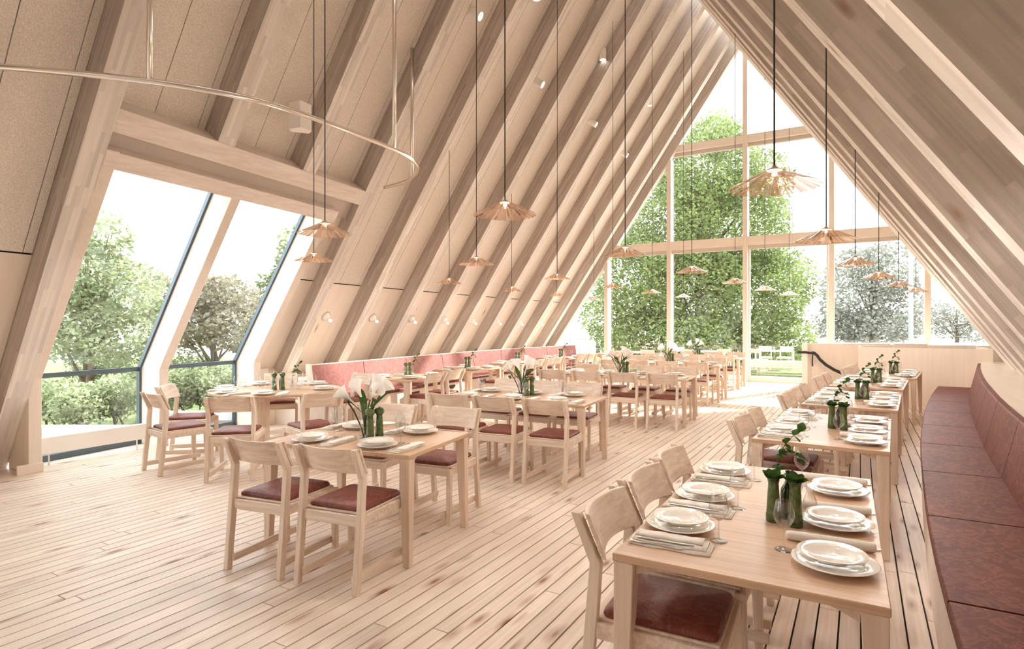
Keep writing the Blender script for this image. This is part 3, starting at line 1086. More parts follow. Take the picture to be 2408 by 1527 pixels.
def make_clear_vase():
    return MB().lathe([(0, .006), (.036, .006), (.038, .0), (.034, .0), (.036, .012), (.030, .05), (.032, .09), (.043, .16), (.047, .175)], 24).build('glass_vase', M_glass)
CVASE = Stock(make_clear_vase())
def make_bud_vase():
    return MB().lathe([(0, .004), (.026, .004), (.028, .0), (.029, .02), (.028, .06), (.018, .085), (.014, .105), (.019, .125)], 20).build('glass_bud_vase', M_glass)
BVASE = Stock(make_bud_vase())
def make_lily():
    e = empty('calla_lily')
    MB().tube([(0, 0, .012), (.004, 0, .09), (.018, 0, .17), (.038, 0, .228)], [.004, .004, .0042, .005], 8).build('stem', M_stem, e)
    v, f = [], []
    S, R = 22, 8
    for i in range(R + 1):
        t_ = i / R
        for k in range(S + 1):
            a = -PI + 2 * PI * k / S
            flare = .006 + .030 * t_ ** 1.7
            tip = max(0, math.cos(a))
            r = flare * (1 + .25 * t_ * tip)
            ov = .004 * (k / S - .5) * t_
            z = .215 + .085 * t_ + .022 * (t_ ** 2) * tip - .030 * t_ ** 2 * max(0, -math.cos(a)) + .0
            x = .030 + .042 * t_ - 0
            v.append((x - .02 * (1 - t_) + (r + ov) * math.cos(a + PI) * .9, (r + ov) * math.sin(a), z))
    for i in range(R):
        for k in range(S):
            a = i * (S + 1) + k
            f.append((a, a + 1, a + S + 2, a + S + 1))
    bl_ = MB().add(v, f, True).build('bloom', M_petal, e, fix=False)
    MB().tube([(.022, 0, .222), (.05, 0, .262), (.066, 0, .288)], [.0035, .004, .0025], 8).build('spadix', M_spadix, bl_)
    return e
LILY = Stock(make_lily())
def make_lily_leaf():
    m = leaf_mesh(.19, .019, .03)
    M4 = Matrix.Translation((0, 0, .10)) @ Matrix.Rotation(math.radians(48), 4, 'X')
    m.v = [tuple(M4 @ Vector(p)) for p in m.v]
    m.tube([(0, 0, .015), (0, .002, .104)], .0035, 6)
    return m.build('lily_leaf', M_leaf, None, fix=False)
LLEAF = Stock(make_lily_leaf())

# ------------------------------------------------------------------ laying a table
class Frame:
    def __init__(s, cx, cy, ang):
        s.cx, s.cy, s.r = cx, cy, math.radians(ang - 90)
    def __call__(s, x, y, z=TZ):
        c, q = math.cos(s.r), math.sin(s.r)
        return (s.cx + c * x - q * y, s.cy + q * x + c * y, z)
def jit(a):
    return random.uniform(-a, a)
def setting(fr, W, side, y, seat, tname, grp, detail=2, near=-1, roll=False, reach=None):
    """one cover; near = sign along local y in which the napkin lies"""
    px = side * ((reach if reach is not None else W / 2) - .150)
    rz = fr.r
    PLATE.put(fr(px, y), rz + jit(3), f'large white plate at {seat} of {tname}', 'plate', f'large plates on {grp}')
    SMALL.put(fr(px - side * .004 + jit(.004), y + jit(.004), TZ + .0255), rz + jit(3), f'small top plate at {seat} of {tname}', 'plate', f'small plates on {grp}')
    ny = y + near * .205
    nz_ = TZ + .0005
    turn = rz + jit(.06)
    if detail >= 1:
        if roll:
            ROLL.put(fr(px - side * .02, ny, nz_), turn, f'rolled linen napkin at {seat} of {tname}', 'napkin', f'napkins on {grp}')
        else:
            FOLD.put(fr(px - side * .02, ny, nz_), turn + (PI if False else 0), f'folded linen napkin at {seat} of {tname}', 'napkin', f'napkins on {grp}')
    if detail >= 2:
        if roll:
            KNIFE.put(fr(px + side * .04, ny + .034, nz_), turn, f'steel knife by rolled napkin at {seat} of {tname}', 'knife', f'cutlery on {grp}')
        else:
            KNIFE.put(fr(px + side * .0, ny - .022, nz_ + .0165), turn + jit(.05), f'steel knife on napkin at {seat} of {tname}', 'knife', f'cutlery on {grp}')
            FORK.put(fr(px + side * .03, ny - .050, nz_ + .0085), turn + jit(.05) + PI, f'steel fork on napkin at {seat} of {tname}', 'fork', f'cutlery on {grp}')
    WINE.put(fr(px - side * .165, y + near * .075 + jit(.01)), rz, f'clear wine glass at {seat} of {tname}', 'wine glass', f'wine glasses on {grp}')

# ---- row along the right bench
RT = [  # cx, cy, length, heading of the long axis, chairs (local y), seats (local y)
    (-.362, 2.865, 1.66, 91.0, (-.57, -.05, .46), 'the front bench table'),
    (-.222, 5.370, 1.60, 87.6, (-.57, -.07), 'the second bench table'),
    (-.050, 7.620, 1.62, 86.0, (-.90, -.40, .15), 'the third bench table'),
    (.130, 9.840, 1.60, 84.5, (-.80, -.10), 'the fourth bench table'),
    (.420, 11.800, 1.66, 83.0, (-.70, -.20, .32), 'the fifth bench table'),
]
ordn = ['front', 'second', 'third', 'fourth', 'fifth']
for i, (cx, cy, L, ang, chs, tn) in enumerate(RT):
    W = .855
    table(cx, cy, L, W, ang, ['oak table standing closest to the camera beside the red bench', 'second oak table from the camera along the right bench', 'third oak table from the camera along the right bench', 'fourth oak table from the camera along the right bench', 'fifth oak table along the right bench, in front of the stair partition'][i], 'tables along the right bench')
    fr = Frame(cx, cy, ang)
    for j, yy in enumerate(chs):
        p = fr(-.305, yy, 0)
        seat = ['first', 'second', 'third'][j]
        chair(p[0], p[1], ang - 90 + jit(1.5), f'ash chair with wine-red seat, {seat} from the camera at {tn}', 'chairs along the bench tables')
    for s_, sn in ((1, 'bench side'), (-1, 'chair side')):
        for yy, w in ((-.57, 'near'), (-.10, 'middle'), (.44, 'far')):
            if s_ < 0:
                yy += .13
            setting(fr, W, s_, yy, f'the {w} {sn} seat', tn, tn, 2 if i < 3 else 1, near=(1 if s_ > 0 else -1), roll=(s_ > 0))
    k = (.045, -.165) if i == 0 else (.03, -.02)
    VASE.put(fr(k[0], k[1]), jit(3), f'green vase with leaf frill on {tn}, the one nearer the chairs', 'vase', 'green vases on the bench tables')
    VASE.put(fr(k[0] + .085, k[1] - .025), jit(3), f'green vase with leaf frill on {tn}, the one nearer the bench', 'vase', 'green vases on the bench tables')
    BOTTLE.put(fr(k[0] + .052, k[1] + .075), 0, f'dark green bottle behind the vases on {tn}', 'bottle', 'dark bottles on the bench tables')
    BVASE.put(fr(k[0] + .13, k[1] + .17), 0, f'small clear bud vase behind the green vases on {tn}', 'vase', 'bud vases on the bench tables')
    SPRIG.put(fr(k[0] + .005 if i else k[0] - .0, k[1] + .055, TZ + .055), fr.r + .25, f'leafy green sprig rising behind the vases on {tn}', 'plant', 'sprigs on the bench tables')

# ---- middle rows with calla lilies
MT = [  # near right corner x, y, length, heading, chairs near, chairs far (local y from table centre), name
    (-2.455, 2.88, 1.20, 8.7, (-.26, .30), (-.37, .24), 'the nearest lily table'),
    (-2.430, 5.56, 1.75, 5.0, (-.42, .10, .66), (-.55, -.03, .47), 'the second lily table'),
    (-2.235, 8.90, 2.30, 3.0, (-.86, -.30, .29, .88), (-.86, -.30, .29, .86), 'the third lily table'),
    (-2.385, 12.12, 2.30, 1.0, (-.90, -.32, .26, .82), (-.90, -.32, .26, .84), 'the fourth lily table'),
    (-2.475, 14.90, 2.30, 0.0, (-.90, -.32, .28, .86), (-.90, -.32, .28, .86), 'the fifth lily table'),
]
ends = {2: ['left', 'right'], 3: ['left', 'middle', 'right'], 4: ['leftmost', 'second', 'third', 'rightmost']}
for i, (nx0, ny0, L, ang, cn, cf, tn) in enumerate(MT):
    W = .86
    a = math.radians(ang)
    cx = nx0 - math.cos(a) * L / 2 - math.sin(a) * W / 2
    cy = ny0 - math.sin(a) * L / 2 + math.cos(a) * W / 2
    table(cx, cy, L, W, ang, ['small oak table with calla lilies nearest the camera in the middle row', 'second oak table with calla lilies in the middle row', 'third oak table with calla lilies in the middle row', 'fourth oak table with calla lilies in the middle row', 'last oak table with calla lilies in front of the gable window'][i], 'tables of the middle row')
    fr = Frame(cx, cy, ang)                      # local +x points towards the camera side
    for j, yy in enumerate(cn):
        q = fr(W / 2 + [.155, .275, .135, .35, .13][i], yy, 0)
        chair(q[0], q[1], ang + 90 + jit(1.5), f'ash chair with wine-red seat, {ends[len(cn)][j]} on the camera side of {tn}', 'chairs around the lily tables')
    for j, yy in enumerate(cf):
        q = fr(-W / 2 - [.21, .13, .14, .16, .14][i], yy, 0)
        chair(q[0], q[1], ang - 90 + jit(1.5), f'ash chair with wine-red seat, {ends[len(cf)][j]} on the window side of {tn}', 'chairs around the lily tables')
    n = {0: (-.30, .26), 1: (-.56, 0, .52), 2: (-.86, -.29, .29, .86), 3: (-.86, -.29, .29, .86), 4: (-.86, -.29, .29, .86)}[i]
    for s_, sn in ((1, 'camera side'), (-1, 'window side')):
        for j, yy in enumerate(n):
            setting(fr, W, s_, yy, f'the {ends[len(n)][j]} {sn} seat', tn, tn, 2 if i < 2 else 1, near=(1 if s_ > 0 else -1))
    lx, ly = [(.02, -.03), (-.10, -.07), (0, 0), (0, .0), (0, 0)][i]
    _v = CVASE.put(fr(lx, ly), 0, f'clear glass vase holding calla lilies on {tn}', 'vase', 'lily vases')
    _v.scale = (1.2, 1.2, 1.4)
    rr = random.Random(20 + i)
    for k in range(5):
        az = [2.6, 3.7, .35, -.5, 1.4][k]
        _v = LILY.put(fr(lx + .004 * math.cos(az), ly + .004 * math.sin(az), TZ + [0, -.03, .015, .005, .03][k]), az + rr.uniform(-.25, .25), f'{["leftmost", "lowest", "rightmost", "front", "tallest"][k]} white calla lily in the vase on {tn}', 'flower', f'calla lilies on {tn}')
        _v.scale = (1.4, 1.4, 1.38)
        _v.rotation_euler[1] = [.20, .24, .20, .26, .04][k]
    for k in range(4):
        az = [.9, -1.5, 2.3, -.4][k]
        _v = LLEAF.put(fr(lx, ly, TZ + .002), az, f'long lily leaf pointing to the {["left bench", "right bench", "camera", "gable"][k]} on {tn}', 'leaf', f'lily leaves on {tn}')
        _v.scale = (1.4, 1.4, 1.5)
    MILL.put(fr(lx + [.045, .02, .03, .03, .03][i], ly + .075), jit(3), f'green pepper mill on {tn}, closer to the camera', 'pepper mill', 'pepper mills on the lily tables')
    MILL.put(fr(lx - [.03, .07, .05, .05, .05][i], ly + .105), jit(3), f'green salt mill on {tn}, closer to the window', 'salt mill', 'pepper mills on the lily tables')

# ---- round table by the dormer
RX, RY, RR = -6.48, 5.0, .79
rt = tag(empty('round_table', (RX, RY, 0)), 'round oak table laid for six beside the dormer window', 'table')
MB().lathe([(0, TZ - .03), (RR - .012, TZ - .03), (RR, TZ - .02), (RR, TZ - .004), (RR - .004, TZ), (0, TZ)], 64, None, False).build('tabletop', M_table, rt)
for k in range(3):
    a = math.radians(-62 + 120 * k)
    M4 = Matrix.Rotation(a, 4, 'Z')
    m = MB().prism([(.30, 0), (.40, 0), (.405, .50), (.42, .60), (.47, TZ - .03), (.22, TZ - .03), (.29, .60), (.30, .50)], 'y', -.055, .055, M4)
    m.build('leg', M_table_leg, rt, .004, 1)
rc = [(-5.53, 3.79, 131, 'with its back to the nearest lily table'), (-6.31, 3.64, 82, 'nearest the big rafter'), (-6.86, 4.08, 42, 'by the radiator, behind another chair'),
      (-7.10, 5.55, -40, 'against the window mullion'), (-6.33, 6.13, -95, 'in front of the bench end panel'), (-5.12, 4.42, 164, 'on the lily table side, seen from behind')]
for x, y, fa, w in rc:
    chair(x, y, fa, f'ash chair at the round table {w}', 'chairs around the round table')
seats6 = ['the seat facing the camera', 'the seat by the nearest chair', 'the radiator seat', 'the mullion seat', 'the bench end seat', 'the lily side seat']
for k in range(6):
    a = math.radians([-50, -98, -146, 160, 85, 22][k])
    fr = Frame(RX, RY, math.degrees(a) + 90)
    setting(fr, 0, 1, 0, seats6[k], 'the round table', 'the round table', 1, near=1, reach=RR)
fr = Frame(RX, RY, 90)
MILL.put(fr(.09, -.10), 0, 'green pepper mill on the round table, the one nearer the window', 'pepper mill', 'mills on the round table')
MILL.put(fr(.16, -.03), 0, 'green salt mill on the round table, the one nearer the sprig', 'salt mill', 'mills on the round table')
BOTTLE.put(fr(.08, .02), 0, 'dark green bottle behind the mills on the round table', 'bottle')
BVASE.put(fr(.16, .12), 0, 'small clear bud vase on the round table', 'vase')
SPRIG.put(fr(.16, .12, TZ + .01), .45, 'leafy green sprig in the bud vase on the round table', 'plant')
for k, (x, y) in enumerate(((-.28, .02), (.02, .22), (.30, .10))):
    TUMB.put(fr(x, y), 0, 'clear tumbler ' + ['near the window edge of the round table', 'beyond the mills on the round table', 'near the bench edge of the round table'][k], 'tumbler', 'tumblers on the round table')

# ---- tables along the left bench
LT = [(-6.20, 7.25, 1.20, 96, (-.28, .30), 'the first left bench table'), (-6.36, 9.15, 1.20, 94.5, (.32,), 'the second left bench table'), (-6.42, 11.15, 1.20, 92, (-.35, .20, .60), 'the third left bench table'),
      (-6.46, 13.40, 1.20, 88, (-.28, .30), 'the fourth left bench table'), (-6.34, 15.55, 1.20, 86, (-.28, .30), 'the fifth left bench table')]
for i, (cx, cy, L, ang, chs, tn) in enumerate(LT):
    W = .80
    table(cx, cy, L, W, ang, f'{["first", "second", "third", "fourth", "fifth"][i]} oak table from the dormer along the pink-red bench', 'tables along the left bench')
    fr = Frame(cx, cy, ang)
    for j, yy in enumerate(chs):
        p = fr(.46, yy, 0)
        chair(p[0], p[1], ang + 90 + jit(2), f'ash chair with wine-red seat, {["first", "second", "third"][j]} at {tn}', 'chairs along the left bench tables')
    for s_, sn in ((1, 'chair side'), (-1, 'bench side')):
        for yy, w in ((-.30, 'near'), (.30, 'far')):
            setting(fr, W, s_, yy, f'the {w} {sn} seat', tn, tn, 1, near=(1 if s_ > 0 else -1))
    MILL.put(fr(-.06, .03), 0, f'green pepper mill on {tn}, nearer the camera', 'pepper mill', 'mills on the left bench tables')
    MILL.put(fr(-.06, .14), 0, f'green salt mill on {tn}, nearer the gable', 'salt mill', 'mills on the left bench tables')
    BVASE.put(fr(-.10, .26), 0, f'small clear bud vase on {tn}', 'vase', 'bud vases on the left bench tables')
    SPRIG.put(fr(-.10, .26, TZ + .01), .5, f'leafy green sprig in the bud vase on {tn}', 'plant', 'sprigs on the left bench tables')

# ------------------------------------------------------------------ pendant lamps
def make_lamp():
    e = empty('pendant_lamp')
    S = 56
    v, f = [], []
    prof = [(.030, .078), (.06, .066), (.105, .043), (.150, .020), (.192, .001), (.1945, -.001), (.150, .0165), (.105, .0395), (.06, .062), (.03, .074)]
    for i, (r, z) in enumerate(prof):
        for k in range(S):
            a = 2 * PI * k / S
            w = (.0016 if k % 2 else -.0016) * (r / .19)
            v.append((r * math.cos(a), r * math.sin(a), z + w))
    for i in range(len(prof) - 1):
        for k in range(S):
            f.append((i * S + k, i * S + (k + 1) % S, (i + 1) * S + (k + 1) % S, (i + 1) * S + k))
    MB().add(v, f, False).build('shade', M_copper, e)
    cp = MB().lathe([(0, .098), (.006, .097), (.010, .090), (.034, .078), (.034, .074), (0, .072)], 20).build('cap', M_cap, e)
    MB().lathe([(0, .050), (.010, .052), (.013, .058), (.010, .066), (.007, .074)], 12).build('bulb', M_bulb, cp)
    MB().tube([(0, 0, .095), (0, 0, 1.0)], .0042, 6).build('cord', M_cord, e)
    pl = bpy.data.lights.new('bulb_light', 'POINT')
    pl.energy = 3.9
    pl.color = (1.0, 0.915, 0.83)
    pl.shadow_soft_size = 0.024
    po = bpy.data.objects.new('bulb_light', pl)
    COL.objects.link(po)
    po.parent = e
    po.location = (0, 0, .0)
    return e
LAMP = Stock(make_lamp())
lamps = {
    'over the right bench tables': ['first', 'second', 'third', 'fourth', 'fifth', 'sixth'],
    'over the open aisle': ['first', 'second', 'third', 'fourth', 'fifth', 'sixth'],
    'over the lily tables': ['first', 'second', 'third', 'fourth', 'fifth', 'sixth'],
    'over the left bench side': ['first', 'second', 'third', 'fourth', 'fifth'],
}
LP = [[(-.33, 2.87, 2.165), (-.20, 4.6, 2.13), (-.04, 6.8, 2.14), (.2, 8.49, 2.115), (.5, 10.59, 2.12), (.85, 12.57, 2.12)],
      [(-1.88, 3.1, 2.225), (-1.91, 5.34, 2.205), (-1.82, 7.53, 2.205), (-1.67, 9.65, 2.19), (-1.5, 11.67, 2.18), (-1.27, 13.52, 2.165)],
      [(-3.35, 3.0, 2.21), (-3.65, 5.41, 2.215), (-3.92, 7.98, 2.235), (-3.98, 10.46, 2.24), (-3.73, 12.07, 2.2), (-3.57, 13.98, 2.19)],
      [(-4.9, 4.24, 2.215), (-5.59, 7.52, 2.2), (-5.98, 10.12, 2.22), (-5.98, 12.16, 2.21), (-6.18, 14.81, 2.235)]]
for (row, nm), ps in zip(lamps.items(), LP):
    for w, (x, y, z) in zip(nm, ps):
        o = LAMP.put((x, y, z), jit(3), f'copper-toned shallow pendant lamp, {w} from the camera {row}', 'pendant lamp', f'pendant lamps {row}')
        roof = min((x + A_(y)) * ML, (B_(y) - x) * MR)
        near_r = any(RAFT(k) - .01 <= y <= RAFT(k) + RW + .01 for k in range(13))
        roof += 0 if near_r else PO * ML
        for c in o.children:
            if c.name.split('.')[0] == 'cord':
                c.scale = (1, 1, (roof - z))
                c.location = (0, 0, .095 * (1 - (roof - z)))

# ------------------------------------------------------------------ spots, wall lamps, speaker, curtain rail, radiator
def make_spot():
    e = empty('ceiling_spotlight')
    bo_ = MB().lathe([(.036, 0), (.040, -.002), (.040, .13), (.036, .134), (0, .134)], 20).build('body', M_white, e)
    MB().lathe([(0, .006), (.036, .004)], 20).build('lamp_face', M_spotface, bo_)
    br_ = MB().tube([(.040, 0, .10), (.062, 0, .12), (.062, 0, .20)], .007, 6).build('bracket', M_white, e)
    MB().lathe([(0, .20), (.03, .20), (.03, .212), (0, .212)], 16, None, True, (.062, 0, 0)).build('mount', M_white, br_)
    return e
SPOT = Stock(make_spot())
sp = [(6.99, 5.95, 1), (9.41, 5.88, 1), (12.15, 5.98, 1), (14.52, 5.9, 1), (8.14, 6.67, 0), (11.09, 6.88, 0), (14.28, 6.99, 0), (16.6, 6.95, 0), (15.0, 8.2, 0)]
for i, (y, z, tilt) in enumerate(sp):
    x = XL(y, z) - PO
    lab = ['tilted white spotlight, first from the camera', 'tilted white spotlight, second from the camera', 'tilted white spotlight, third from the camera', 'tilted white spotlight, fourth from the camera',
           'upright white spotlight cut by the top of the picture', 'upright white spotlight, second in the upper line', 'upright white spotlight, third in the upper line', 'upright white spotlight closest to the gable', 'upright white spotlight just under the ridge'][i]
    o = SPOT.put((x + .13, y, z - .16), 0, lab + ' on the left slope', 'spotlight', 'spotlights on the left slope')
    o.scale = (1.7, 1.7, 1.7)
    if tilt:
        o.rotation_euler = (math.radians(-6), math.radians(-58), math.radians(20))
        o.location = (x + .20, y, z - .02)
    else:
        o.rotation_euler = (0, 0, math.radians(180))
        o.location = (x + .11, y, z - .03)

def make_sconce():
    e = empty('wall_lamp')
    R = Matrix.Rotation(math.radians(124), 4, 'Y')          # local +z points into the room and down
    MB().lathe([(0, -.004), (.085, -.004), (.085, .010), (0, .010)], 28, R).build('rim', M_felt2, e)
    MB().lathe([(.078, .012), (.070, .030), (.050, .052), (.028, .066), (.022, .070)], 28, R).build('dish', M_porc, e)
    so_ = MB().lathe([(.020, .066), (.020, .105), (0, .105)], 14, R).build('socket', M_white, e)
    MB().lathe([(0, .100), (.016, .104), (.027, .128), (.022, .148), (0, .156)], 14, R).build('bulb', M_bulb, so_)
    return e
SCON = Stock(make_sconce())
for i in range(8):
    y = 6.93 + 1.236 * i
    z = 1.69 - .012 * i
    SCON.put((XL(y, z) - PO + .012, y, z), 0, f'small white dish wall lamp, {["first", "second", "third", "fourth", "fifth", "sixth", "seventh", "eighth"][i]} from the dormer on the boards', 'wall lamp', 'wall lamps on the lower boards')

sp_y, sp_z = 4.62, 3.98
spk = tag(empty('loudspeaker', (XL(sp_y, sp_z) - PO + .33, sp_y, sp_z - .03), math.radians(-40)), 'white wedge loudspeaker on the felt panel above the dormer', 'loudspeaker')
MB().prism([(-.10, -.10), (-.01, -.125), (.115, .0), (-.01, .125), (-.10, .10)], 'z', -.155, .155).build('cabinet', M_speaker, spk, .006, 2)
MB().box((-.15, -.02, -.03), (-.10, .02, .03)).build('bracket', M_speaker, spk)

zt = 3.5
rail = [(-6.9, 1.05), (-6.2, 1.40), (-5.6, 1.87), (-4.9, 2.59), (-4.55, 3.2), (-4.45, 3.75), (-4.44, 4.45), (-4.48, 5.10), (-4.60, 5.5), (-4.86, 5.85), (-5.28, 6.15), (-5.82, 6.30)]
def catmull(P, n=6):
    out = []
    P = [Vector(p) for p in P]
    for i in range(len(P) - 1):
        p0, p1, p2, p3 = P[max(i - 1, 0)], P[i], P[i + 1], P[min(i + 2, len(P) - 1)]
        for k in range(n):
            t_ = k / n
            out.append(.5 * ((2 * p1) + (-p0 + p2) * t_ + (2 * p0 - 5 * p1 + 4 * p2 - p3) * t_ ** 2 + (-p0 + 3 * p1 - 3 * p2 + p3) * t_ ** 3))
    return out + [P[-1]]
cr = tag(empty('curtain_rail', (-5, 4, zt)), 'curved brushed metal curtain rail hung above the round table', 'curtain rail')
rp = catmull([(x, y, zt) for x, y in rail])
in_parent(MB().tube(rp, .024, 10).build('track', M_brush), cr)
for x, y in ((-4.90, 2.59), (-4.46, 4.98), (-5.10, 6.04)):
    top = min((x + A_(y)) * ML, 8.5)
    in_parent(MB().tube([(x, y, zt + .01), (x, y, top + .3)], .023, 10).build('hanger', M_brush), cr)

rd = tag(empty('radiator', (-7.66, 3.45, 0)), 'long white panel radiator standing under the dormer glass', 'radiator')
in_parent(MB().box((-7.70, 2.86, .135), (-7.62, 4.06, .320)).build('panel', M_white, None, .006, 2), rd)
in_parent(MB().box((-7.74, 2.90, .150), (-7.701, 4.02, .305)).build('rear_panel', M_white, None, .006, 2), rd)
for y in (2.95, 3.0, 3.92):
    in_parent(MB().tube([(-7.70 if y != 2.95 else -7.74, y, 0), (-7.70 if y != 2.95 else -7.74, y, .14)], .008, 8).build('foot', M_white), rd)
in_parent(MB().tube([(-7.72, 2.84, .27), (-7.72, 2.80, .27)], .016, 10).build('valve', M_steel), rd)
tcb = MB().box((1.02, D_END - .16, 3.80), (1.16, D_END - .12, 3.88)).build('sensor_box', M_felt2)
tag(tcb, 'small grey sensor box on the lower gable transom', 'sensor')

# ------------------------------------------------------------------ outside
def outp(px, py, d):
    """point seen at a pixel of the photograph at camera depth d"""
    u = (px - 1204.0) / FPX
    return Vector((d * (-math.sin(TH) + u * math.cos(TH)), d * (math.cos(TH) + u * math.sin(TH)), EYE + (763.3 - py) / FPX * d))
M_ground = plain('pale_terrace', lin(168, 160, 148), 0.9, 0, 0.2, (0.6, lin(186, 180, 170)))
M_turf = plain('turf', lin(92, 104, 64), 0.95, 0, 0.1, (9.0, lin(122, 134, 90)))
M_bark = plain('bark', lin(122, 108, 92), 0.9, 0, 0.2, (14.0, lin(92, 80, 68)))
M_tree = leafmat('tree_leaf', lin(90, 100, 68), lin(158, 176, 112), 0.40, 0.9, 7.0)
M_tree2 = leafmat('grey_pine_needle', lin(118, 122, 112), lin(150, 152, 140), 0.25, 0.6, 5.0)
M_bush = leafmat('hazy_bush_leaf', lin(118, 132, 98), lin(184, 194, 156), 0.35, 1.6, 9.0)  # leaf tones paled and greyed, haze and glass reflection painted in
M_bush2 = leafmat('hazy_reddish_bush_leaf', lin(140, 136, 118), lin(182, 178, 156), 0.3, 1.6, 9.0)  # same haze put into the reddish leaves
M_pale = plain('pale_concrete', lin(220, 222, 224), 0.8)
M_outwhite = plain('white_outdoor_paint', lin(198, 190, 178), 0.6)
M_pole = plain('galvanised_pole', lin(170, 178, 184), 0.5, 0.3)
gr = MB().box((-90, -40, -.35), (90, 120, -.12)).build('ground', M_ground)
tag(gr, 'pale paved ground outside the building', None, None, 'structure')
for i, (a, b) in enumerate((((-30, -6, -.13), (-9.4, 17.4, -.06)), ((-14, 20.6, -.13), (-.5, 40, -.07)))):
    tag(MB().box(a, b).build('lawn', M_turf), None, None, None, 'structure')

def leaf_cloud(blobs, n, size, seed, droop=0.0, flat=0.6):
    rnd = random.Random(seed)
    tot = sum(b[3] * b[4] * b[5] for b in blobs)
    v, f = [], []
    for cx, cy, cz, rx, ry, rz in blobs:
        k = int(n * rx * ry * rz / tot)
        for _ in range(k):
            while True:
                x, y, z = rnd.uniform(-1, 1), rnd.uniform(-1, 1), rnd.uniform(-1, 1)
                q = x * x + y * y + z * z
                if q < 1 and rnd.random() < .25 + .75 * q:
                    break
            p = Vector((cx + x * rx, cy + y * ry, cz + z * rz))
            s_ = size * rnd.uniform(.6, 1.3)
            a, b = rnd.uniform(0, 2 * PI), rnd.uniform(-.9, .9)
            d = Vector((math.cos(a) * math.cos(b), math.sin(a) * math.cos(b), math.sin(b) - droop)).normalized()
            w = d.cross(Vector((rnd.uniform(-1, 1), rnd.uniform(-1, 1), rnd.uniform(-1, 1)))).normalized()
            o = len(v)
            v += [p, p + d * s_ * .5 + w * s_ * .28, p + d * s_, p + d * s_ * .5 - w * s_ * .28]
            f.append((o, o + 1, o + 2, o + 3))
    return MB().add(v, f)
def tree(name, base, h, blobs, n, size, seed, label, cat, group, leaf, trunk_r=.14, branches=10, droop=0.0):
    t_ = tag(empty(name, base), label, cat, group)
    rnd = random.Random(seed + 1)
    b = Vector(base)
    m = MB().tube([b, b + Vector((.05, .1, h * .3)), b + Vector((-.05, .05, h * .6)), b + Vector((0, 0, h * .85))], [trunk_r, trunk_r * .85, trunk_r * .6, trunk_r * .25], 8)
    in_parent(m.build('trunk', M_bark), t_)
    m = MB()
    for k in range(branches):
        bl = blobs[k % len(blobs)]
        z0 = h * rnd.uniform(.15, .6)
        e = Vector((bl[0], bl[1], bl[2])) + Vector((rnd.uniform(-.6, .6) * bl[3], rnd.uniform(-.6, .6) * bl[4], rnd.uniform(-.2, .6) * bl[5]))
        s_ = b + Vector((0, 0, z0))
        md = (s_ + e) / 2 + Vector((0, 0, .25 * rnd.random()))
        m.tube([s_, md, e], [trunk_r * .35, trunk_r * .22, trunk_r * .06], 5)
    in_parent(m.build('branches', M_bark), t_)
    in_parent(leaf_cloud(blobs, n, size, seed, droop).build('crown', leaf, None, fix=False), t_)
    return t_
# big leafy tree behind the gable
d = 26.0
def blob(px, py, d, rpx, rpy, ry=None):
    c = outp(px, py, d)
    k = d / FPX
    return (c.x, c.y, c.z, rpx * k, (ry or rpx) * k, rpy * k)
bl = [blob(1660, 400, d + .5, 130, 120), blob(1560, 520, d, 130, 130), blob(1720, 540, d + 1, 130, 140), blob(1500, 660, d - 1, 110, 120), blob(1620, 690, d - .5, 130, 130), blob(1770, 700, d + .5, 120, 130), blob(1850, 660, d + 1, 70, 80), blob(1440, 740, d - 1.2, 80, 70), blob(1800, 430, d + 1, 60, 80), blob(1690, 320, d, 50, 60), blob(1560, 800, d - 1, 160, 70), blob(1800, 800, d, 110, 80)]
b0 = outp(1640, 900, d)
tree('broadleaf_tree', (b0.x, b0.y, -.1), 9.0, bl, 80000, .17, 5, 'large bright green tree filling the gable window', 'tree', None, M_tree, .22, 26)
d = 36.0
bl = [blob(2010, 690, d, 75, 110), blob(2080, 640, d, 70, 75), blob(2110, 720, d, 60, 80), blob(1975, 760, d, 60, 50), blob(2050, 770, d, 110, 40)]
b0 = outp(2050, 800, d)
tree('pine_tree', (b0.x, b0.y, -.1), 5.2, bl, 9000, .26, 8, 'grey-green pine beyond the right panes of the gable', 'tree', 'distant trees', M_tree2, .2, 12)
d = 42.0
bl = [blob(2240, 755, d, 60, 45), blob(2300, 775, d, 50, 35), blob(2190, 740, d, 40, 40)]
b0 = outp(2250, 800, d)
tree('bare_tree', (b0.x, b0.y, -.1), 3.2, bl, 2600, .22, 9, 'sparse pale tree beyond the rightmost pane of the gable', 'tree', 'distant trees', M_tree2, .14, 20)
# garden left of the dormer
d = 11.0
bl = [blob(235, 560, d, 70, 60), blob(200, 650, d, 100, 90), blob(290, 690, d, 90, 80), blob(150, 760, d, 110, 90), blob(270, 790, d, 110, 70)]
b0 = outp(200, 900, d)
tree('garden_tree', (b0.x, b0.y, -.1), 3.0, bl, 9000, .11, 21, 'green garden tree behind the first dormer pane', 'tree', 'garden trees', M_bush, .09, 16)
d = 13.0
bl = [blob(480, 690, d, 70, 50), blob(540, 700, d, 70, 50), blob(450, 760, d, 90, 60), blob(570, 770, d, 90, 60), blob(380, 700, d, 60, 60)]
b0 = outp(500, 900, d)
tree('garden_tree', (b0.x, b0.y, -.1), 2.2, bl, 8000, .12, 22, 'reddish green garden tree behind the second dormer pane', 'tree', 'garden trees', M_bush2, .08, 16)
d = 15.0
bl = [blob(690, 620, d, 40, 90), blob(660, 700, d, 60, 70), blob(640, 780, d, 80, 60), blob(730, 560, d, 30, 60)]
b0 = outp(670, 880, d)
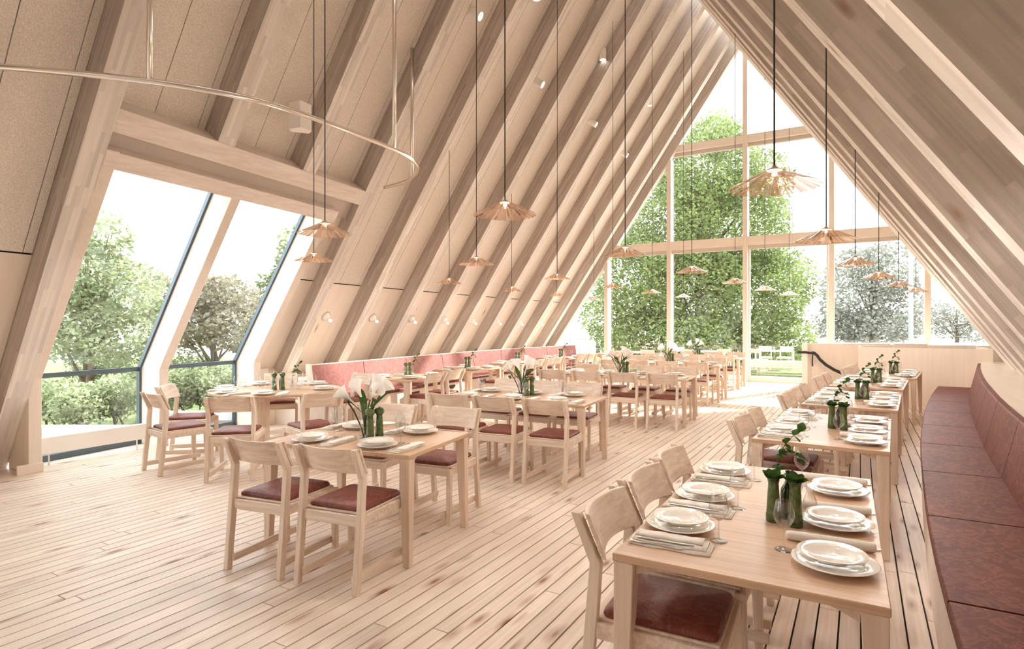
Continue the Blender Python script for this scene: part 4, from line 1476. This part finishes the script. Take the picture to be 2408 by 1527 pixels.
tree('garden_tree', (b0.x, b0.y, -.1), 3.4, bl, 5000, .12, 23, 'slender green garden tree seen past the last dormer mullion', 'tree', 'garden trees', M_tree, .07, 12)
sb = [(110, 930, 8.6, 60, 40), (190, 945, 8.4, 60, 45), (270, 925, 8.8, 55, 45), (330, 905, 9.4, 40, 40), (415, 905, 10.2, 45, 45), (470, 900, 10.4, 45, 40), (530, 890, 10.8, 45, 40), (240, 860, 11.5, 70, 40), (430, 850, 13.0, 60, 40)]
wh = ['at the near end of the first dormer pane', 'under the middle of the first dormer pane', 'above the radiator in the first dormer pane', 'beside the second dormer mullion, outside', 'at the near side of the second dormer pane', 'in the middle of the second dormer pane', 'at the far side of the second dormer pane', 'further back behind the first dormer pane', 'further back behind the second dormer pane']
for i, (px, py, d, rx, rz) in enumerate(sb):
    b0 = outp(px, py, d)
    tree('garden_shrub', (b0.x, b0.y, -.1), .5, [blob(px, py, d, rx, rz), blob(px + 18, py + 22, d, rx * .8, rz * .8), blob(px - 20, py + 26, d, rx * .8, rz * .7)], 1500, .075, 40 + i, f'leafy garden shrub {wh[i]}', 'shrub', 'garden shrubs', M_bush, .03, 6)
for i, (px, d, top, r, w) in enumerate(((378, 26.0, 440, .11, 'outside the first dormer pane'), (607, 30.0, 455, .10, 'outside the second dormer pane'), (2142, 26.0, 560, .10, 'in front of the grey pine'))):
    a, b = outp(px, 800, d), outp(px, top, d)
    o = tag(empty('street_pole', (a.x, a.y, -.12)), f'tall grey street pole {w}', 'pole', 'street poles')
    in_parent(MB().tube([(a.x, a.y, -.12), (a.x, a.y, b.z)], [r, r * .8], 10).build('shaft', M_pole), o)
    in_parent(MB().lathe([(0, 0), (r * 1.6, 0), (r * 1.6, .25), (r, .3), (0, .3)], 12, None, True, (a.x, a.y, -.12)).build('base', M_pole), o)
# low wall, kerbs and pale buildings
def low_wall(px0, px1, d, z0, z1, th, label, name, cat, mat):
    a, b = outp(px0, 800, d), outp(px1, 800, d)
    dd = Vector((b.x - a.x, b.y - a.y, 0))
    n = dd.length
    o = tag(empty(name, (a.x, a.y, z0), math.atan2(dd.y, dd.x)), label, cat)
    k = max(2, int(n / 3.0))
    for i in range(k):
        MB().box((n * i / k + .01, 0, 0), (n * (i + 1) / k - .01, th, z1 - z0 - .12)).build('block', mat, o)
    MB().box((-.05, -.05, z1 - z0 - .12), (n + .05, th + .05, z1 - z0)).build('coping', mat, o)
    return o
low_wall(1890, 2420, 32, -.12, .55, .4, 'long low white wall beyond the right half of the gable', 'garden_wall', 'wall', M_pale)
low_wall(1240, 1440, 34, -.12, .85, .4, 'long low white wall beyond the left end of the gable', 'garden_wall', 'wall', M_pale)
low_wall(20, 360, 7.75, -.12, .20, .12, 'pale stone kerb outside the first dormer pane', 'garden_kerb', 'kerb', M_pale)
low_wall(385, 600, 9.2, -.12, .18, .12, 'pale stone kerb outside the second dormer pane', 'garden_kerb', 'kerb', M_pale)
bd = tag(empty('distant_building', (0, 0, 0)), 'pale low building far beyond the left end of the gable', 'building')
a = outp(1330, 800, 60)
in_parent(MB().box((a.x - 6, a.y, -.1), (a.x + 5, a.y + 6, 1.3)).build('wall', M_pale), bd)
in_parent(MB().box((a.x - 6.3, a.y - .3, 1.3), (a.x + 5.3, a.y + 6.3, 1.55)).build('roof', M_outwhite), bd)
for k in range(4):
    in_parent(MB().box((a.x - 5 + 2.5 * k, a.y - .04, .3), (a.x - 3.6 + 2.5 * k, a.y + .02, 1.0)).build('window', M_pole), bd)
# white furniture on the terrace
def out_table(px, d, w, label):
    c = outp(px, 830, d)
    o = tag(empty('terrace_table', (c.x, c.y, -.12), .15), label, 'table', 'terrace tables')
    MB().box((-w / 2, -.4, .69), (w / 2, .4, .73)).build('tabletop', M_outwhite, o)
    for sx in (-1, 1):
        for sy in (-1, 1):
            MB().box((sx * (w / 2 - .03) - .03, sy * .36 - .03, 0), (sx * (w / 2 - .03) + .03, sy * .36 + .03, .69)).build('leg', M_outwhite, o)
    return o
out_table(1475, 20.5, 1.3, 'white terrace table outside the second gable bay')
out_table(1660, 21.0, 1.3, 'white terrace table outside the middle gable bay')
out_table(1820, 21.5, 1.3, 'white terrace table outside the door')
OCH = []
for i, (px, d, fa) in enumerate(((1525, 19.8, 100), (1625, 20.0, 80), (1700, 20.4, 110), (1785, 20.6, 60), (1800, 22.5, -80), (1845, 22.3, -100), (1590, 21.8, -90))):
    c = outp(px, 830, d)
    o = copy_tree(CHAIR.p, (c.x, c.y, -.12), math.radians(fa - 90), f'white terrace chair outside, {["first", "second", "third", "fourth", "fifth", "sixth", "seventh"][i]} of the scattered ones', 'chair', 'terrace chairs', ('seat_cushion',))
    o.name = 'terrace_chair'
    for ch in list(o.children) + [g for c_ in o.children for g in c_.children]:
        ch.data = ch.data.copy()
        ch.data.materials.clear()
        ch.data.materials.append(M_outwhite)
c = outp(1838, 880, 19.6)
o = tag(empty('terrace_bench', (c.x, c.y, -.12), .12), 'long pale beam bench outside the door', 'bench')
MB().box((-.95, -.2, .22), (.95, .2, .46)).build('seat_beam', M_outwhite, o)
for sx in (-1, 1):
    MB().box((sx * .7 - .05, -.15, 0), (sx * .7 + .05, .15, .22)).build('foot', M_outwhite, o)
